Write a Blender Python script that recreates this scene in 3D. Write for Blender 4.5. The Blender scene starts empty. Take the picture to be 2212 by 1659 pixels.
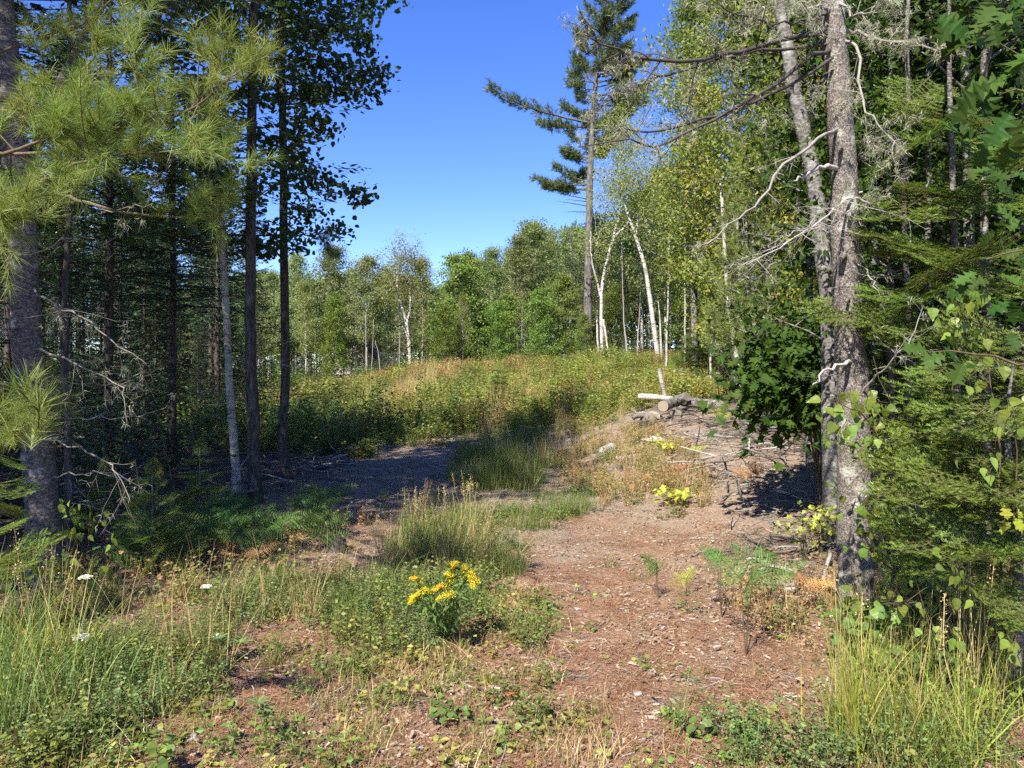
import bpy, math, random
import numpy as np
from mathutils import Vector, Matrix

# ------------------------------------------------------------------ camera, sky, sun, exposure
sc = bpy.context.scene
COL = sc.collection
R_ = math.radians
EYE = 1.6
FPX = 1610.0                      # focal length in reference pixels (picture 2212 x 1659)
CXP, CYP = 1106.0, 829.5
cam_d = bpy.data.cameras.new("camera")
cam = bpy.data.objects.new("camera", cam_d)
COL.objects.link(cam)
cam.location = (0, 0, EYE)
cam.rotation_euler = (R_(90), 0, 0)
cam_d.sensor_width = 36.0
cam_d.lens = 36.0 * FPX / 2212.0
cam_d.clip_start = 0.05
cam_d.clip_end = 3000
sc.camera = cam

SUN_AZ, SUN_EL = 27.0, 46.0       # shadows fall SUN_AZ degrees right of straight ahead
SUN_STRENGTH, SKY_STRENGTH, EXPOSURE = 5.0, 0.112, 1.32
world = bpy.data.worlds.new("World")
sc.world = world
world.use_nodes = True
wn = world.node_tree
wn.nodes.clear()
sky = wn.nodes.new("ShaderNodeTexSky")
sky.sky_type = 'NISHITA'
sky.sun_disc = False
sky.sun_elevation = R_(SUN_EL)
sky.sun_rotation = R_(180 + SUN_AZ)
sky.altitude = 400
sky.air_density = 1.0
sky.dust_density = 0.0
sky.ozone_density = 3.0
hsv = wn.nodes.new("ShaderNodeHueSaturation")
hsv.inputs['Hue'].default_value = 0.522
hsv.inputs['Saturation'].default_value = 1.28
bg = wn.nodes.new("ShaderNodeBackground")
bg.inputs['Strength'].default_value = SKY_STRENGTH
wo = wn.nodes.new("ShaderNodeOutputWorld")
wn.links.new(sky.outputs[0], hsv.inputs['Color'])
wn.links.new(hsv.outputs[0], bg.inputs['Color'])
wn.links.new(bg.outputs[0], wo.inputs['Surface'])

sun_d = bpy.data.lights.new("sun", 'SUN')
sun_d.energy = SUN_STRENGTH
sun_d.angle = R_(0.53)
sun_d.color = (1.0, 0.93, 0.82)
sun = bpy.data.objects.new("sun", sun_d)
COL.objects.link(sun)
_a, _e = R_(SUN_AZ), R_(SUN_EL)
SUN_TRAVEL = Vector((math.sin(_a) * math.cos(_e), math.cos(_a) * math.cos(_e), -math.sin(_e)))
sun.rotation_euler = SUN_TRAVEL.to_track_quat('-Z', 'Y').to_euler()
sun.location = (-12, -20, 30)

sc.view_settings.view_transform = 'Standard'
sc.view_settings.look = 'None'
sc.view_settings.exposure = EXPOSURE
sc.view_settings.gamma = 1.0
sc.view_settings.use_curve_mapping = False
sc.render.film_transparent = False
sc.cycles.use_denoising = False
sc.cycles.max_bounces = 4
sc.cycles.diffuse_bounces = 3
sc.cycles.glossy_bounces = 2
sc.cycles.transmission_bounces = 4
sc.cycles.transparent_max_bounces = 4
sc.cycles.use_adaptive_sampling = True
sc.cycles.adaptive_threshold = 0.02
sc.cycles.sample_clamp_indirect = 6.0
sc.cycles.caustics_reflective = False
sc.cycles.caustics_refractive = False

rng = np.random.default_rng(11)
random.seed(11)
PI = math.pi
UP = np.array((0., 0., 1.))

# ------------------------------------------------------------------ noise, terrain, layout helpers
_perm = np.random.default_rng(3).random(65536)
def _h(ix, iy):
    return _perm[(ix.astype(np.int64) * 7919 + iy.astype(np.int64) * 104729) & 65535]
def vnoise(x, y):
    x = np.asarray(x, float); y = np.asarray(y, float)
    ix, iy = np.floor(x), np.floor(y)
    fx, fy = x - ix, y - iy
    fx = fx * fx * (3 - 2 * fx); fy = fy * fy * (3 - 2 * fy)
    a = _h(ix, iy); b = _h(ix + 1, iy); c = _h(ix, iy + 1); d = _h(ix + 1, iy + 1)
    return (a * (1 - fx) + b * fx) * (1 - fy) + (c * (1 - fx) + d * fx) * fy - 0.5
def ss(a, b, x):
    t = np.clip((np.asarray(x, float) - a) / (b - a), 0, 1)
    return t * t * (3 - 2 * t)
def H(x, y):
    x = np.asarray(x, float); y = np.asarray(y, float)
    ramp = ss(17, 40, y)
    mead = ramp * (2.0 + 0.8 * ss(-2, 8, x) - 1.15 * (1 - ss(-11, -2.5, x)))
    bank = 1.05 * ss(0.8, 4.4, x) * ss(6, 15.5, y) * (1 - 0.3 * ss(20, 34, y)) + 0.25 * ss(3.5, 7, x) * ss(4, 9, y)
    k = 0.25
    m = np.log(np.exp(mead / k) + np.exp(bank / k) - 1 + 1e-9) * k
    left = 0.35 * (1 - ss(-9, -4.2, x)) * ss(4, 12, y) * (1 - ss(17, 30, y))
    rut = -0.05 * np.exp(-((x + 0.9 - 0.0 * y) / 0.8) ** 2) * ss(5, 8, y) * (1 - ss(15, 19, y))
    n = 0.10 * vnoise(x * .6, y * .6) + 0.05 * vnoise(x * 2, y * 2 + 9) + 0.022 * vnoise(x * 6 + 3, y * 6)
    return m + left * 0.6 + rut + n * (1 - 0.5 * ss(-1, 2, x) * (1 - ss(3, 8, y)))
def hz(x, y): return float(H(x, y))
def at(px, py, d):
    return np.array(((px - CXP) / FPX * d, d, EYE + (CYP - py) / FPX * d))
def P_(pts):                                   # list of (px, py, d) -> world polyline
    return np.array([at(*p) for p in pts])
def proj(p):
    p = np.asarray(p, float)
    return CXP + FPX * p[..., 0] / p[..., 1], CYP - FPX * (p[..., 2] - EYE) / p[..., 1]
def gp(px, py):                                # ground point seen at a reference pixel
    d = np.arange(2.0, 90, 0.03)
    x = (px - CXP) / FPX * d; z = EYE + (CYP - py) / FPX * d
    hit = np.nonzero(z <= H(x, d))[0]
    i = hit[0] if len(hit) else len(d) - 1
    return np.array((x[i], d[i], float(H(x[i], d[i]))))
def gd(px, d):                                 # ground point at a column and a depth
    x = (px - CXP) / FPX * d
    return np.array((x, d, hz(x, d)))

def inpoly(px, py, poly):
    poly = np.asarray(poly, float); n = len(poly)
    r = np.zeros(px.shape, bool); j = n - 1
    for i in range(n):
        xi, yi = poly[i]; xj, yj = poly[j]
        c = ((yi > py) != (yj > py)) & (px < (xj - xi) * (py - yi) / (yj - yi + 1e-9) + xi)
        r ^= c; j = i
    return r

# ------------------------------------------------------------------ mesh builder
def nrm(v):
    return v / (np.linalg.norm(v, axis=-1, keepdims=True) + 1e-9)
def frames(d, up):
    """rotation matrices (columns x, y, z): y along d, z as near to up as possible"""
    y = nrm(d); x = np.cross(y, up)
    l = np.linalg.norm(x, axis=-1, keepdims=True)
    x = np.where(l < 1e-4, np.cross(y, np.array((1., 0.02, 0.))), x)
    x = nrm(x); z = np.cross(x, y)
    return np.stack((x, y, z), axis=-1)

class MB:
    def __init__(self):
        self.v, self.r, self.f, self.n = [], [], [], 0
    def add(self, v, f, rnd=0.5, m=0, smooth=False):
        v = np.asarray(v, float).reshape(-1, 3); f = np.asarray(f, np.int64)
        self.v.append(v)
        self.r.append(np.broadcast_to(np.asarray(rnd, float), (len(v),)))
        self.f.append((f + self.n, m, smooth)); self.n += len(v)
    def tpl(self, tv, tf, P, R, S, rnd=0.5, m=0, smooth=False):
        P = np.asarray(P, float); N = len(P); k = len(tv)
        if N == 0: return
        S = np.asarray(S, float)
        if S.ndim == 0: S = np.full(N, float(S))
        S = S[:, None, None] if S.ndim == 1 else S[:, None, :]
        v = np.matmul(tv[None] * S, np.transpose(R, (0, 2, 1))) + P[:, None]
        f = (tf[None] + (np.arange(N) * k)[:, None, None]).reshape(-1, tf.shape[1])
        self.add(v.reshape(-1, 3), f, np.repeat(np.broadcast_to(rnd, (N,)), k), m, smooth)
    def tube(self, path, rad, sides=6, rnd=0.5, m=0, cap=True, rough=0.0):
        path = np.asarray(path, float); n = len(path)
        rad = np.broadcast_to(np.asarray(rad, float), (n,))
        t = nrm(np.gradient(path, axis=0))
        ref = np.array((0.13, 0.97, 0.2)) if abs(t[0][2]) > .7 else UP
        a = nrm(np.cross(t, ref)); b = np.cross(t, a)
        th = np.arange(sides) / sides * 2 * PI
        rr = rad[:, None] * (1 + rough * (rng.random((n, sides)) - .5))
        v = path[:, None] + rr[..., None] * (np.cos(th)[None, :, None] * a[:, None] + np.sin(th)[None, :, None] * b[:, None])
        i = np.arange(n - 1)[:, None] * sides; j = np.arange(sides)[None]; j2 = (j + 1) % sides
        f = np.stack((i + j, i + j2, i + sides + j2, i + sides + j), -1).reshape(-1, 4)
        self.add(v.reshape(-1, 3), f[:, ::-1], rnd, m, True)
        if cap:
            o = self.n - n * sides
            for ring, c in ((0, path[0]), (n - 1, path[-1])):
                base = o + ring * sides
                self.v.append(c[None]); self.r.append(np.array((rnd if np.isscalar(rnd) else .5,), float))
                tri = np.stack((np.full(sides, self.n), base + np.arange(sides), base + (np.arange(sides) + 1) % sides), -1)
                if ring: tri = tri[:, ::-1]
                self.f.append((tri, m, False)); self.n += 1
    def mesh(self, name, mats):
        me = bpy.data.meshes.new(name)
        v = np.concatenate(self.v); r = np.concatenate(self.r)
        ls, idx, mi, sm, tot = [], [], [], [], 0
        for f, m, s in self.f:
            k = f.shape[1]; c = len(f)
            idx.append(f.reshape(-1)); ls.append(tot + np.arange(c) * k); tot += c * k
            mi.append(np.full(c, m)); sm.append(np.full(c, s))
        idx = np.concatenate(idx); ls = np.concatenate(ls)
        me.vertices.add(len(v)); me.vertices.foreach_set("co", v.astype(np.float32).ravel())
        me.loops.add(len(idx)); me.loops.foreach_set("vertex_index", idx.astype(np.int32))
        me.polygons.add(len(ls)); me.polygons.foreach_set("loop_start", ls.astype(np.int32))
        me.polygons.foreach_set("material_index", np.concatenate(mi).astype(np.int32))
        me.polygons.foreach_set("use_smooth", np.concatenate(sm))
        at_ = me.attributes.new("rnd", 'FLOAT', 'POINT'); at_.data.foreach_set("value", r.astype(np.float32))
        for m in (mats if isinstance(mats, (list, tuple)) else [mats]): me.materials.append(m)
        me.update(calc_edges=True)
        return me

# ------------------------------------------------------------------ objects
def tag(o, label=None, cat=None, group=None, kind=None):
    for k, x in (("label", label), ("category", cat), ("group", group), ("kind", kind)):
        if x: o[k] = x
    return o
def ob(name, me, parent=None, loc=(0, 0, 0), link=True):
    o = bpy.data.objects.new(name, me)
    if link: COL.objects.link(o)
    o.location = loc
    if parent: o.parent = parent
    return o
def root(name, loc, label, cat, group=None, rz=0, s=1):
    o = bpy.data.objects.new(name, None); COL.objects.link(o)
    o.empty_display_size = .2
    o.location = loc; o.rotation_euler = (0, 0, rz); o.scale = (s, s, s) if np.isscalar(s) else s
    return tag(o, label, cat, group)
def plant(name, parts, loc, rz, s, label, cat, group=None, tilt=(0, 0)):
    """one thing from shared part meshes [(part name, mesh)]"""
    r = root(name, loc, label, cat, group, rz, s)
    r.rotation_euler = (tilt[0], tilt[1], rz)
    for n, me in parts: ob(n, me, r)
    return r
def rel(path, base): return np.asarray(path) - np.asarray(base)[None]
def mat4(p, Rm, s):
    m = np.eye(4); m[:3, :3] = Rm * s; m[:3, 3] = p
    return Matrix(m.tolist())
def curve(pts, n=24, jit=0.0):
    """smooth polyline through control points (Catmull-Rom)"""
    p = np.asarray(pts, float); p = np.vstack((2 * p[0] - p[1], p, 2 * p[-1] - p[-2]))
    u = np.linspace(0, len(p) - 3 - 1e-6, n); i = u.astype(int); t = (u - i)[:, None]
    a, b, c, d = p[i], p[i + 1], p[i + 2], p[i + 3]
    q = .5 * (2 * b + (c - a) * t + (2 * a - 5 * b + 4 * c - d) * t ** 2 + (3 * b - a - 3 * c + d) * t ** 3)
    if jit: q[1:-1] += rng.normal(0, jit, (n - 2, 3))
    return q
# ------------------------------------------------------------------ materials (procedural)
def newmat(name):
    m = bpy.data.materials.new(name); m.use_nodes = True
    m.node_tree.nodes.clear()
    return m, m.node_tree
def nd(nt, typ, **kw):
    n = nt.nodes.new(typ)
    for k, v in kw.items():
        if k in n.inputs: n.inputs[k].default_value = v
        else: setattr(n, k, v)
    return n
def ramp(nt, src, stops, interp='LINEAR'):
    r = nt.nodes.new("ShaderNodeValToRGB"); r.color_ramp.interpolation = interp
    e = r.color_ramp.elements
    while len(e) < len(stops): e.new(.5)
    for x, (p, c) in zip(e, stops):
        x.position = p; x.color = (*c, 1) if len(c) == 3 else c
    nt.links.new(src, r.inputs[0])
    return r.outputs[0]
def mixc(nt, f, a, b, mode='MIX'):
    n = nt.nodes.new("ShaderNodeMix"); n.data_type = 'RGBA'; n.blend_type = mode
    for s, v in ((0, f), (6, a), (7, b)):
        if hasattr(v, "is_linked") or hasattr(v, "links"): nt.links.new(v, n.inputs[s])
        else: n.inputs[s].default_value = v if s == 0 else (*v, 1)
    return n.outputs[2]
def math_(nt, op, a, b):
    n = nt.nodes.new("ShaderNodeMath"); n.operation = op
    for i, v in enumerate((a, b)):
        if hasattr(v, "links"): nt.links.new(v, n.inputs[i])
        else: n.inputs[i].default_value = v
    return n.outputs[0]

def leafmat(name, cols, trans=.35, rough=.45, var=.25, hue=.02, spec=.35, tint=(1.15, 1.15, .55)):
    m, nt = newmat(name); L = nt.links.new
    a = nd(nt, "ShaderNodeAttribute", attribute_name="rnd")
    c = ramp(nt, a.outputs['Fac'], [(i / (len(cols) - 1), x) for i, x in enumerate(cols)])
    oi = nt.nodes.new("ShaderNodeObjectInfo")
    h = nt.nodes.new("ShaderNodeHueSaturation")
    L(math_(nt, 'ADD', math_(nt, 'MULTIPLY', oi.outputs['Random'], var * 2), 1 - var), h.inputs['Value'])
    L(math_(nt, 'ADD', math_(nt, 'MULTIPLY', oi.outputs['Random'], hue * 2), .5 - hue), h.inputs['Hue'])
    L(c, h.inputs['Color'])
    b = nd(nt, "ShaderNodeBsdfPrincipled", Roughness=rough)
    b.inputs['Specular IOR Level'].default_value = spec
    L(h.outputs[0], b.inputs['Base Color'])
    o = nt.nodes.new("ShaderNodeOutputMaterial")
    if trans > 0:
        t = nt.nodes.new("ShaderNodeBsdfTranslucent")
        L(mixc(nt, 1.0, h.outputs[0], tint, 'MULTIPLY'), t.inputs[0])
        x = nt.nodes.new("ShaderNodeMixShader"); x.inputs[0].default_value = trans
        L(b.outputs[0], x.inputs[1]); L(t.outputs[0], x.inputs[2]); L(x.outputs[0], o.inputs[0])
    else: L(b.outputs[0], o.inputs[0])
    return m

def barkmat(name, dark, mid, light, scale=14., stretch=.25, bump=.6, lichen=None, lich=.62, bd=.02):
    m, nt = newmat(name); L = nt.links.new
    tc = nt.nodes.new("ShaderNodeTexCoord")
    mp = nd(nt, "ShaderNodeMapping"); mp.inputs['Scale'].default_value = (1, 1, stretch)
    L(tc.outputs['Object'], mp.inputs[0])
    n1 = nd(nt, "ShaderNodeTexNoise", Scale=scale, Detail=6.0, Roughness=.65); L(mp.outputs[0], n1.inputs[0])
    v1 = nd(nt, "ShaderNodeTexVoronoi", Scale=scale * 1.7); L(mp.outputs[0], v1.inputs[0])
    f = math_(nt, 'ADD', math_(nt, 'MULTIPLY', n1.outputs[0], .7), math_(nt, 'MULTIPLY', v1.outputs[0], .35))
    c = ramp(nt, f, [(.28, dark), (.5, mid), (.72, light)])
    if lichen:
        n2 = nd(nt, "ShaderNodeTexNoise", Scale=5.5, Detail=5.0, Roughness=.7); L(tc.outputs['Object'], n2.inputs[0])
        k = ramp(nt, n2.outputs[0], [(lich - .04, (0, 0, 0)), (lich + .05, (1, 1, 1))])
        c = mixc(nt, k, c, lichen)
    b = nd(nt, "ShaderNodeBsdfPrincipled", Roughness=.9); b.inputs['Specular IOR Level'].default_value = .15
    L(c, b.inputs['Base Color'])
    bp = nd(nt, "ShaderNodeBump", Strength=bump, Distance=bd); L(f, bp.inputs['Height']); L(bp.outputs[0], b.inputs['Normal'])
    o = nt.nodes.new("ShaderNodeOutputMaterial"); L(b.outputs[0], o.inputs[0])
    return m

def birchmat(name, white=(.52, .49, .44)):
    m, nt = newmat(name); L = nt.links.new
    tc = nt.nodes.new("ShaderNodeTexCoord")
    mp = nd(nt, "ShaderNodeMapping"); mp.inputs['Scale'].default_value = (4, 4, 26)
    L(tc.outputs['Object'], mp.inputs[0])
    n1 = nd(nt, "ShaderNodeTexNoise", Scale=1.0, Detail=4.0, Roughness=.7); L(mp.outputs[0], n1.inputs[0])
    c = ramp(nt, n1.outputs[0], [(.33, (.05, .045, .04)), (.43, (.25, .225, .195)), (.50, white), (.8, tuple(min(.75, x * 1.12) for x in white))])
    n2 = nd(nt, "ShaderNodeTexNoise", Scale=1.6, Detail=5.0, Roughness=.6); L(tc.outputs['Object'], n2.inputs[0])
    k = ramp(nt, n2.outputs[0], [(.52, (0, 0, 0)), (.62, (1, 1, 1))])
    c = mixc(nt, k, c, mixc(nt, .55, c, (.17, .15, .12)))
    b = nd(nt, "ShaderNodeBsdfPrincipled", Roughness=.75); b.inputs['Specular IOR Level'].default_value = .2
    L(c, b.inputs['Base Color'])
    bp = nd(nt, "ShaderNodeBump", Strength=.4, Distance=.01); L(n1.outputs[0], bp.inputs['Height']); L(bp.outputs[0], b.inputs['Normal'])
    o = nt.nodes.new("ShaderNodeOutputMaterial"); L(b.outputs[0], o.inputs[0])
    return m

def plainmat(name, cols, rough=.85, nscale=30., bump=.3, attr=True, spec=.2):
    m, nt = newmat(name); L = nt.links.new
    a = nd(nt, "ShaderNodeAttribute", attribute_name="rnd")
    c = ramp(nt, a.outputs['Fac'], [(i / max(1, len(cols) - 1), x) for i, x in enumerate(cols)])
    tc = nt.nodes.new("ShaderNodeTexCoord")
    n = nd(nt, "ShaderNodeTexNoise", Scale=nscale, Detail=5.0, Roughness=.65); L(tc.outputs['Object'], n.inputs[0])
    c = mixc(nt, 1.0, c, ramp(nt, n.outputs[0], [(.25, (.5, .5, .5)), (.75, (1.2, 1.18, 1.15))]), 'MULTIPLY')
    b = nd(nt, "ShaderNodeBsdfPrincipled", Roughness=rough); b.inputs['Specular IOR Level'].default_value = spec
    L(c, b.inputs['Base Color'])
    bp = nd(nt, "ShaderNodeBump", Strength=bump, Distance=.01); L(n.outputs[0], bp.inputs['Height']); L(bp.outputs[0], b.inputs['Normal'])
    o = nt.nodes.new("ShaderNodeOutputMaterial"); L(b.outputs[0], o.inputs[0])
    return m

M = {}
# leaves
M['aspen'] = leafmat("aspen_leaf", [(.035, .075, .02), (.06, .115, .03), (.09, .15, .045)], .28, .38, .2)
M['aspen_far'] = leafmat("aspen_leaf_pale", [(.14, .19, .06), (.22, .27, .10), (.31, .34, .16)], .42, .4, .2)
M['birch_leaf'] = leafmat("birch_leaf", [(.14, .18, .045), (.22, .245, .065), (.31, .30, .09)], .42, .45, .2)
M['maple'] = leafmat("maple_leaf", [(.10, .17, .03), (.18, .25, .045), (.30, .35, .07)], .4, .5, .2)
M['maple_gold'] = leafmat("maple_leaf_turning", [(.09, .14, .025), (.20, .24, .04), (.34, .30, .06), (.38, .24, .08)], .42, .5, .15)
M['oak'] = leafmat("oak_leaf", [(.026, .06, .010), (.042, .085, .014), (.066, .115, .02)], .34, .55, .22, spec=.12)  # green darkened in the colour to stand in for shade from above
M['birch_near'] = leafmat("birch_sapling_leaf", [(.09, .16, .03), (.14, .22, .04), (.24, .29, .05)], .45, .4, .3)
M['yellow_leaf'] = leafmat("yellowed_leaf", [(.42, .34, .04), (.50, .42, .07), (.36, .36, .05)], .4, .5, .2)
M['fir'] = leafmat("fir_needle", [(.085, .15, .025), (.15, .235, .035), (.25, .34, .06)], .35, .4, .2, spec=.4)
M['fir_dark'] = leafmat("spruce_needle", [(.022, .05, .02), (.04, .078, .028), (.065, .10, .035)], .12, .5, .25)
M['pine'] = leafmat("pine_needle", [(.065, .10, .035), (.105, .145, .05), (.16, .195, .075)], .2, .4, .2)
M['pine_lit'] = leafmat("pine_needle_lit", [(.14, .195, .045), (.22, .28, .065), (.33, .365, .11)], .35, .45, .1, spec=.3)  # paler copy of the pine needle, sunlight put into the colour
M['fern'] = leafmat("fern_frond", [(.05, .12, .025), (.09, .18, .03), (.16, .24, .05)], .4, .5, .2)
M['fern_brown'] = leafmat("fern_frond_dry", [(.30, .14, .06), (.42, .21, .09), (.5, .32, .15)], .35, .7, .15)
M['grass'] = leafmat("grass_blade", [(.09, .15, .03), (.15, .21, .045), (.26, .28, .08)], .35, .5, .15)
M['grass_lime'] = leafmat("grass_blade_lime", [(.20, .26, .03), (.30, .35, .045), (.42, .40, .10)], .35, .45, .1)
M['straw'] = leafmat("straw_blade", [(.32, .22, .09), (.46, .34, .15), (.58, .45, .24)], .25, .6, .12)
M['weed'] = leafmat("weed_leaf", [(.08, .14, .03), (.13, .20, .045), (.22, .27, .06)], .35, .5, .2)
M['weed_blue'] = leafmat("vetch_leaf", [(.08, .14, .045), (.135, .20, .06), (.21, .27, .075)], .3, .55, .2)
M['mead_green'] = leafmat("meadow_leaf_green", [(.14, .19, .04), (.23, .275, .06), (.37, .38, .10)], .48, .5, .22)
M['mead_yel'] = leafmat("meadow_leaf_yellow", [(.25, .26, .06), (.36, .335, .085), (.47, .41, .13)], .48, .5, .2)
M['mead_red'] = leafmat("meadow_leaf_russet", [(.22, .13, .06), (.33, .20, .085), (.42, .31, .14)], .35, .6, .2)
M['lime'] = leafmat("lime_leaf", [(.32, .38, .04), (.42, .47, .06), (.54, .54, .10)], .45, .45, .1)
M['moss_leaf'] = leafmat("ground_leaf", [(.10, .16, .03), (.17, .24, .045), (.28, .31, .07)], .3, .5, .2)
M['lichen'] = leafmat("lichen_strand", [(.24, .26, .17), (.36, .37, .26), (.46, .46, .34)], .25, .8, .1)
M['flower_yellow'] = leafmat("goldenrod_floret", [(.62, .42, .01), (.78, .56, .015), (.85, .66, .04)], .3, .6, .05)
M['flower_white'] = leafmat("umbel_floret", [(.62, .62, .54), (.74, .74, .68), (.8, .8, .76)], .3, .6, .05)
M['flower_violet'] = leafmat("violet_floret", [(.22, .16, .5), (.32, .24, .62), (.42, .36, .68)], .3, .6, .05)
M['leaf_orange'] = leafmat("fallen_leaf_orange", [(.55, .22, .05), (.6, .27, .08)], .2, .6, .05)
# bark and wood
M['bark_pine'] = barkmat("pine_bark", (.03, .025, .022), (.095, .083, .075), (.23, .21, .195), 26, 1.7, 1., (.33, .32, .29), .62, .015)
M['bark_spruce'] = barkmat("spruce_bark", (.035, .028, .024), (.12, .103, .088), (.29, .265, .235), 60, .8, 1., (.36, .36, .30), .6, .012)
M['bark_grey'] = barkmat("grey_bark", (.045, .04, .036), (.13, .12, .11), (.25, .24, .225), 14, 1.5, .7, (.32, .32, .295), .6)
M['bark_dark'] = barkmat("dark_bark", (.025, .02, .018), (.065, .055, .048), (.14, .125, .11), 16, .3, .7, (.17, .17, .145), .66)
M['bark_tall'] = barkmat("tall_pine_bark", (.04, .036, .033), (.105, .093, .086), (.20, .18, .168), 7, .3, .8)
M['birch'] = birchmat("birch_bark")
M['birch_grey'] = birchmat("aspen_bark", (.40, .38, .33))
M['dead'] = plainmat("dead_twig", [(.13, .115, .10), (.25, .23, .205), (.45, .42, .385)], .9, 40)
M['dead_dark'] = plainmat("dark_dead_twig", [(.05, .043, .038), (.10, .088, .078), (.17, .155, .14)], .9, 40)
M['twig'] = plainmat("live_twig", [(.07, .055, .035), (.13, .10, .06), (.2, .17, .11)], .8, 40)
M['chip'] = plainmat("wood_chip", [(.14, .085, .05), (.25, .16, .10), (.36, .265, .185), (.55, .47, .37)], .85, 60)
M['chip_grey'] = plainmat("weathered_chip", [(.11, .088, .07), (.245, .20, .16), (.39, .335, .275), (.57, .52, .455)], .85, 60)
M['litter'] = plainmat("needle_litter", [(.19, .09, .05), (.31, .155, .085), (.42, .25, .15)], .85, 60)
M['stone'] = plainmat("stone", [(.22, .2, .19), (.34, .32, .31), (.46, .44, .42)], .85, 14, .8)
M['cut'] = plainmat("sawn_wood", [(.10, .085, .07), (.20, .175, .15), (.34, .31, .27)], .9, 18, .7)
M['log_dark'] = barkmat("log_bark", (.03, .026, .023), (.11, .10, .09), (.26, .245, .225), 12, 1.0, .9, (.3, .3, .27), .6)
M['house_wall'] = plainmat("house_siding", [(.62, .53, .50), (.68, .60, .56)], .8, 3, .1)
M['house_roof'] = plainmat("house_roof", [(.12, .11, .11), (.16, .15, .15)], .9, 8, .2)
M['glass'] = plainmat("window_glass", [(.04, .05, .06), (.05, .06, .07)], .1, 2, 0, spec=.6)
M['trim'] = plainmat("white_trim", [(.7, .69, .66), (.72, .71, .68)], .6, 5, .1)

def groundmat():
    m, nt = newmat("ground_soil"); L = nt.links.new
    g = nt.nodes.new("ShaderNodeNewGeometry")
    pos = g.outputs['Position']
    def noise(s, d=6., r=.6, off=0):
        mp = nd(nt, "ShaderNodeMapping"); mp.inputs['Location'].default_value = (off, off * 1.7, 0); L(pos, mp.inputs[0])
        n = nd(nt, "ShaderNodeTexNoise", Scale=s, Detail=d, Roughness=r); L(mp.outputs[0], n.inputs[0]); return n.outputs[0]
    fine = noise(38, 8, .72); mid = noise(5, 6, .65, 4); big = noise(.55, 5, .6, 9)
    needle = ramp(nt, fine, [(.30, (.10, .056, .034)), (.5, (.28, .165, .10)), (.72, (.47, .335, .235))])
    chip = ramp(nt, fine, [(.28, (.085, .06, .042)), (.5, (.26, .20, .145)), (.74, (.48, .40, .315))])
    green = ramp(nt, fine, [(.3, (.05, .06, .02)), (.7, (.20, .19, .075))])
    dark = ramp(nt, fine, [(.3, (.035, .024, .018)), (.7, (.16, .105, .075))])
    sep = nt.nodes.new("ShaderNodeSeparateXYZ"); L(pos, sep.inputs[0])
    # weathered chips lie further up the track, red needles nearer; both edges broken by noise
    yb = math_(nt, 'ADD', math_(nt, 'MULTIPLY', sep.outputs[1], .09), math_(nt, 'MULTIPLY', math_(nt, 'SUBTRACT', big, .5), 1.6))
    k1 = ramp(nt, yb, [(.52, (0, 0, 0)), (.95, (1, 1, 1))])
    c = mixc(nt, k1, needle, chip)
    k2 = ramp(nt, math_(nt, 'ADD', mid, math_(nt, 'MULTIPLY', big, .6)), [(.78, (0, 0, 0)), (.95, (.8, .8, .8))])
    c = mixc(nt, k2, c, chip)
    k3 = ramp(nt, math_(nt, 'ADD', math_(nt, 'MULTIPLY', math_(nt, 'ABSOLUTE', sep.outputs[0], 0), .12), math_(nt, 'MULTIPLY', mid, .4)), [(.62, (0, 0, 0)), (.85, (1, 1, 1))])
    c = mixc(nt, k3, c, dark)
    k4 = ramp(nt, math_(nt, 'ADD', math_(nt, 'MULTIPLY', sep.outputs[1], .03), math_(nt, 'MULTIPLY', mid, .2)), [(.66, (0, 0, 0)), (.8, (1, 1, 1))])
    c = mixc(nt, k4, c, green)
    b = nd(nt, "ShaderNodeBsdfPrincipled", Roughness=.95); b.inputs['Specular IOR Level'].default_value = .1
    L(c, b.inputs['Base Color'])
    bp = nd(nt, "ShaderNodeBump", Strength=.9, Distance=.03); L(fine, bp.inputs['Height']); L(bp.outputs[0], b.inputs['Normal'])
    o = nt.nodes.new("ShaderNodeOutputMaterial"); L(b.outputs[0], o.inputs[0])
    return m
M['ground'] = groundmat()
# ------------------------------------------------------------------ ground sheet
def build_ground():
    def axis(n, near, far, lo):
        t = np.linspace(0, 1, n); return near * t * n * .02 + (far - near * n * .02) * t ** lo
    ux = axis(190, 4.2, 420, 5.0); xs = np.concatenate((-ux[:0:-1], ux))
    uy = axis(300, 4.6, 600, 6.0); yb = -axis(40, 3.0, 200, 4.0)[:0:-1]
    ys = np.concatenate((yb, uy))
    X, Y = np.meshgrid(xs, ys)
    v = np.stack((X, Y, H(X, Y)), -1).reshape(-1, 3)
    nx, ny = len(xs), len(ys)
    i = (np.arange(ny - 1)[:, None] * nx + np.arange(nx - 1)[None]).reshape(-1)
    b = MB(); b.add(v, np.stack((i, i + 1, i + nx + 1, i + nx), -1), .5, 0, True)
    tag(ob("ground", b.mesh("ground", M['ground'])), "wood chip and pine needle track rising to a bank", "ground", kind="structure")
build_ground()

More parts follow.
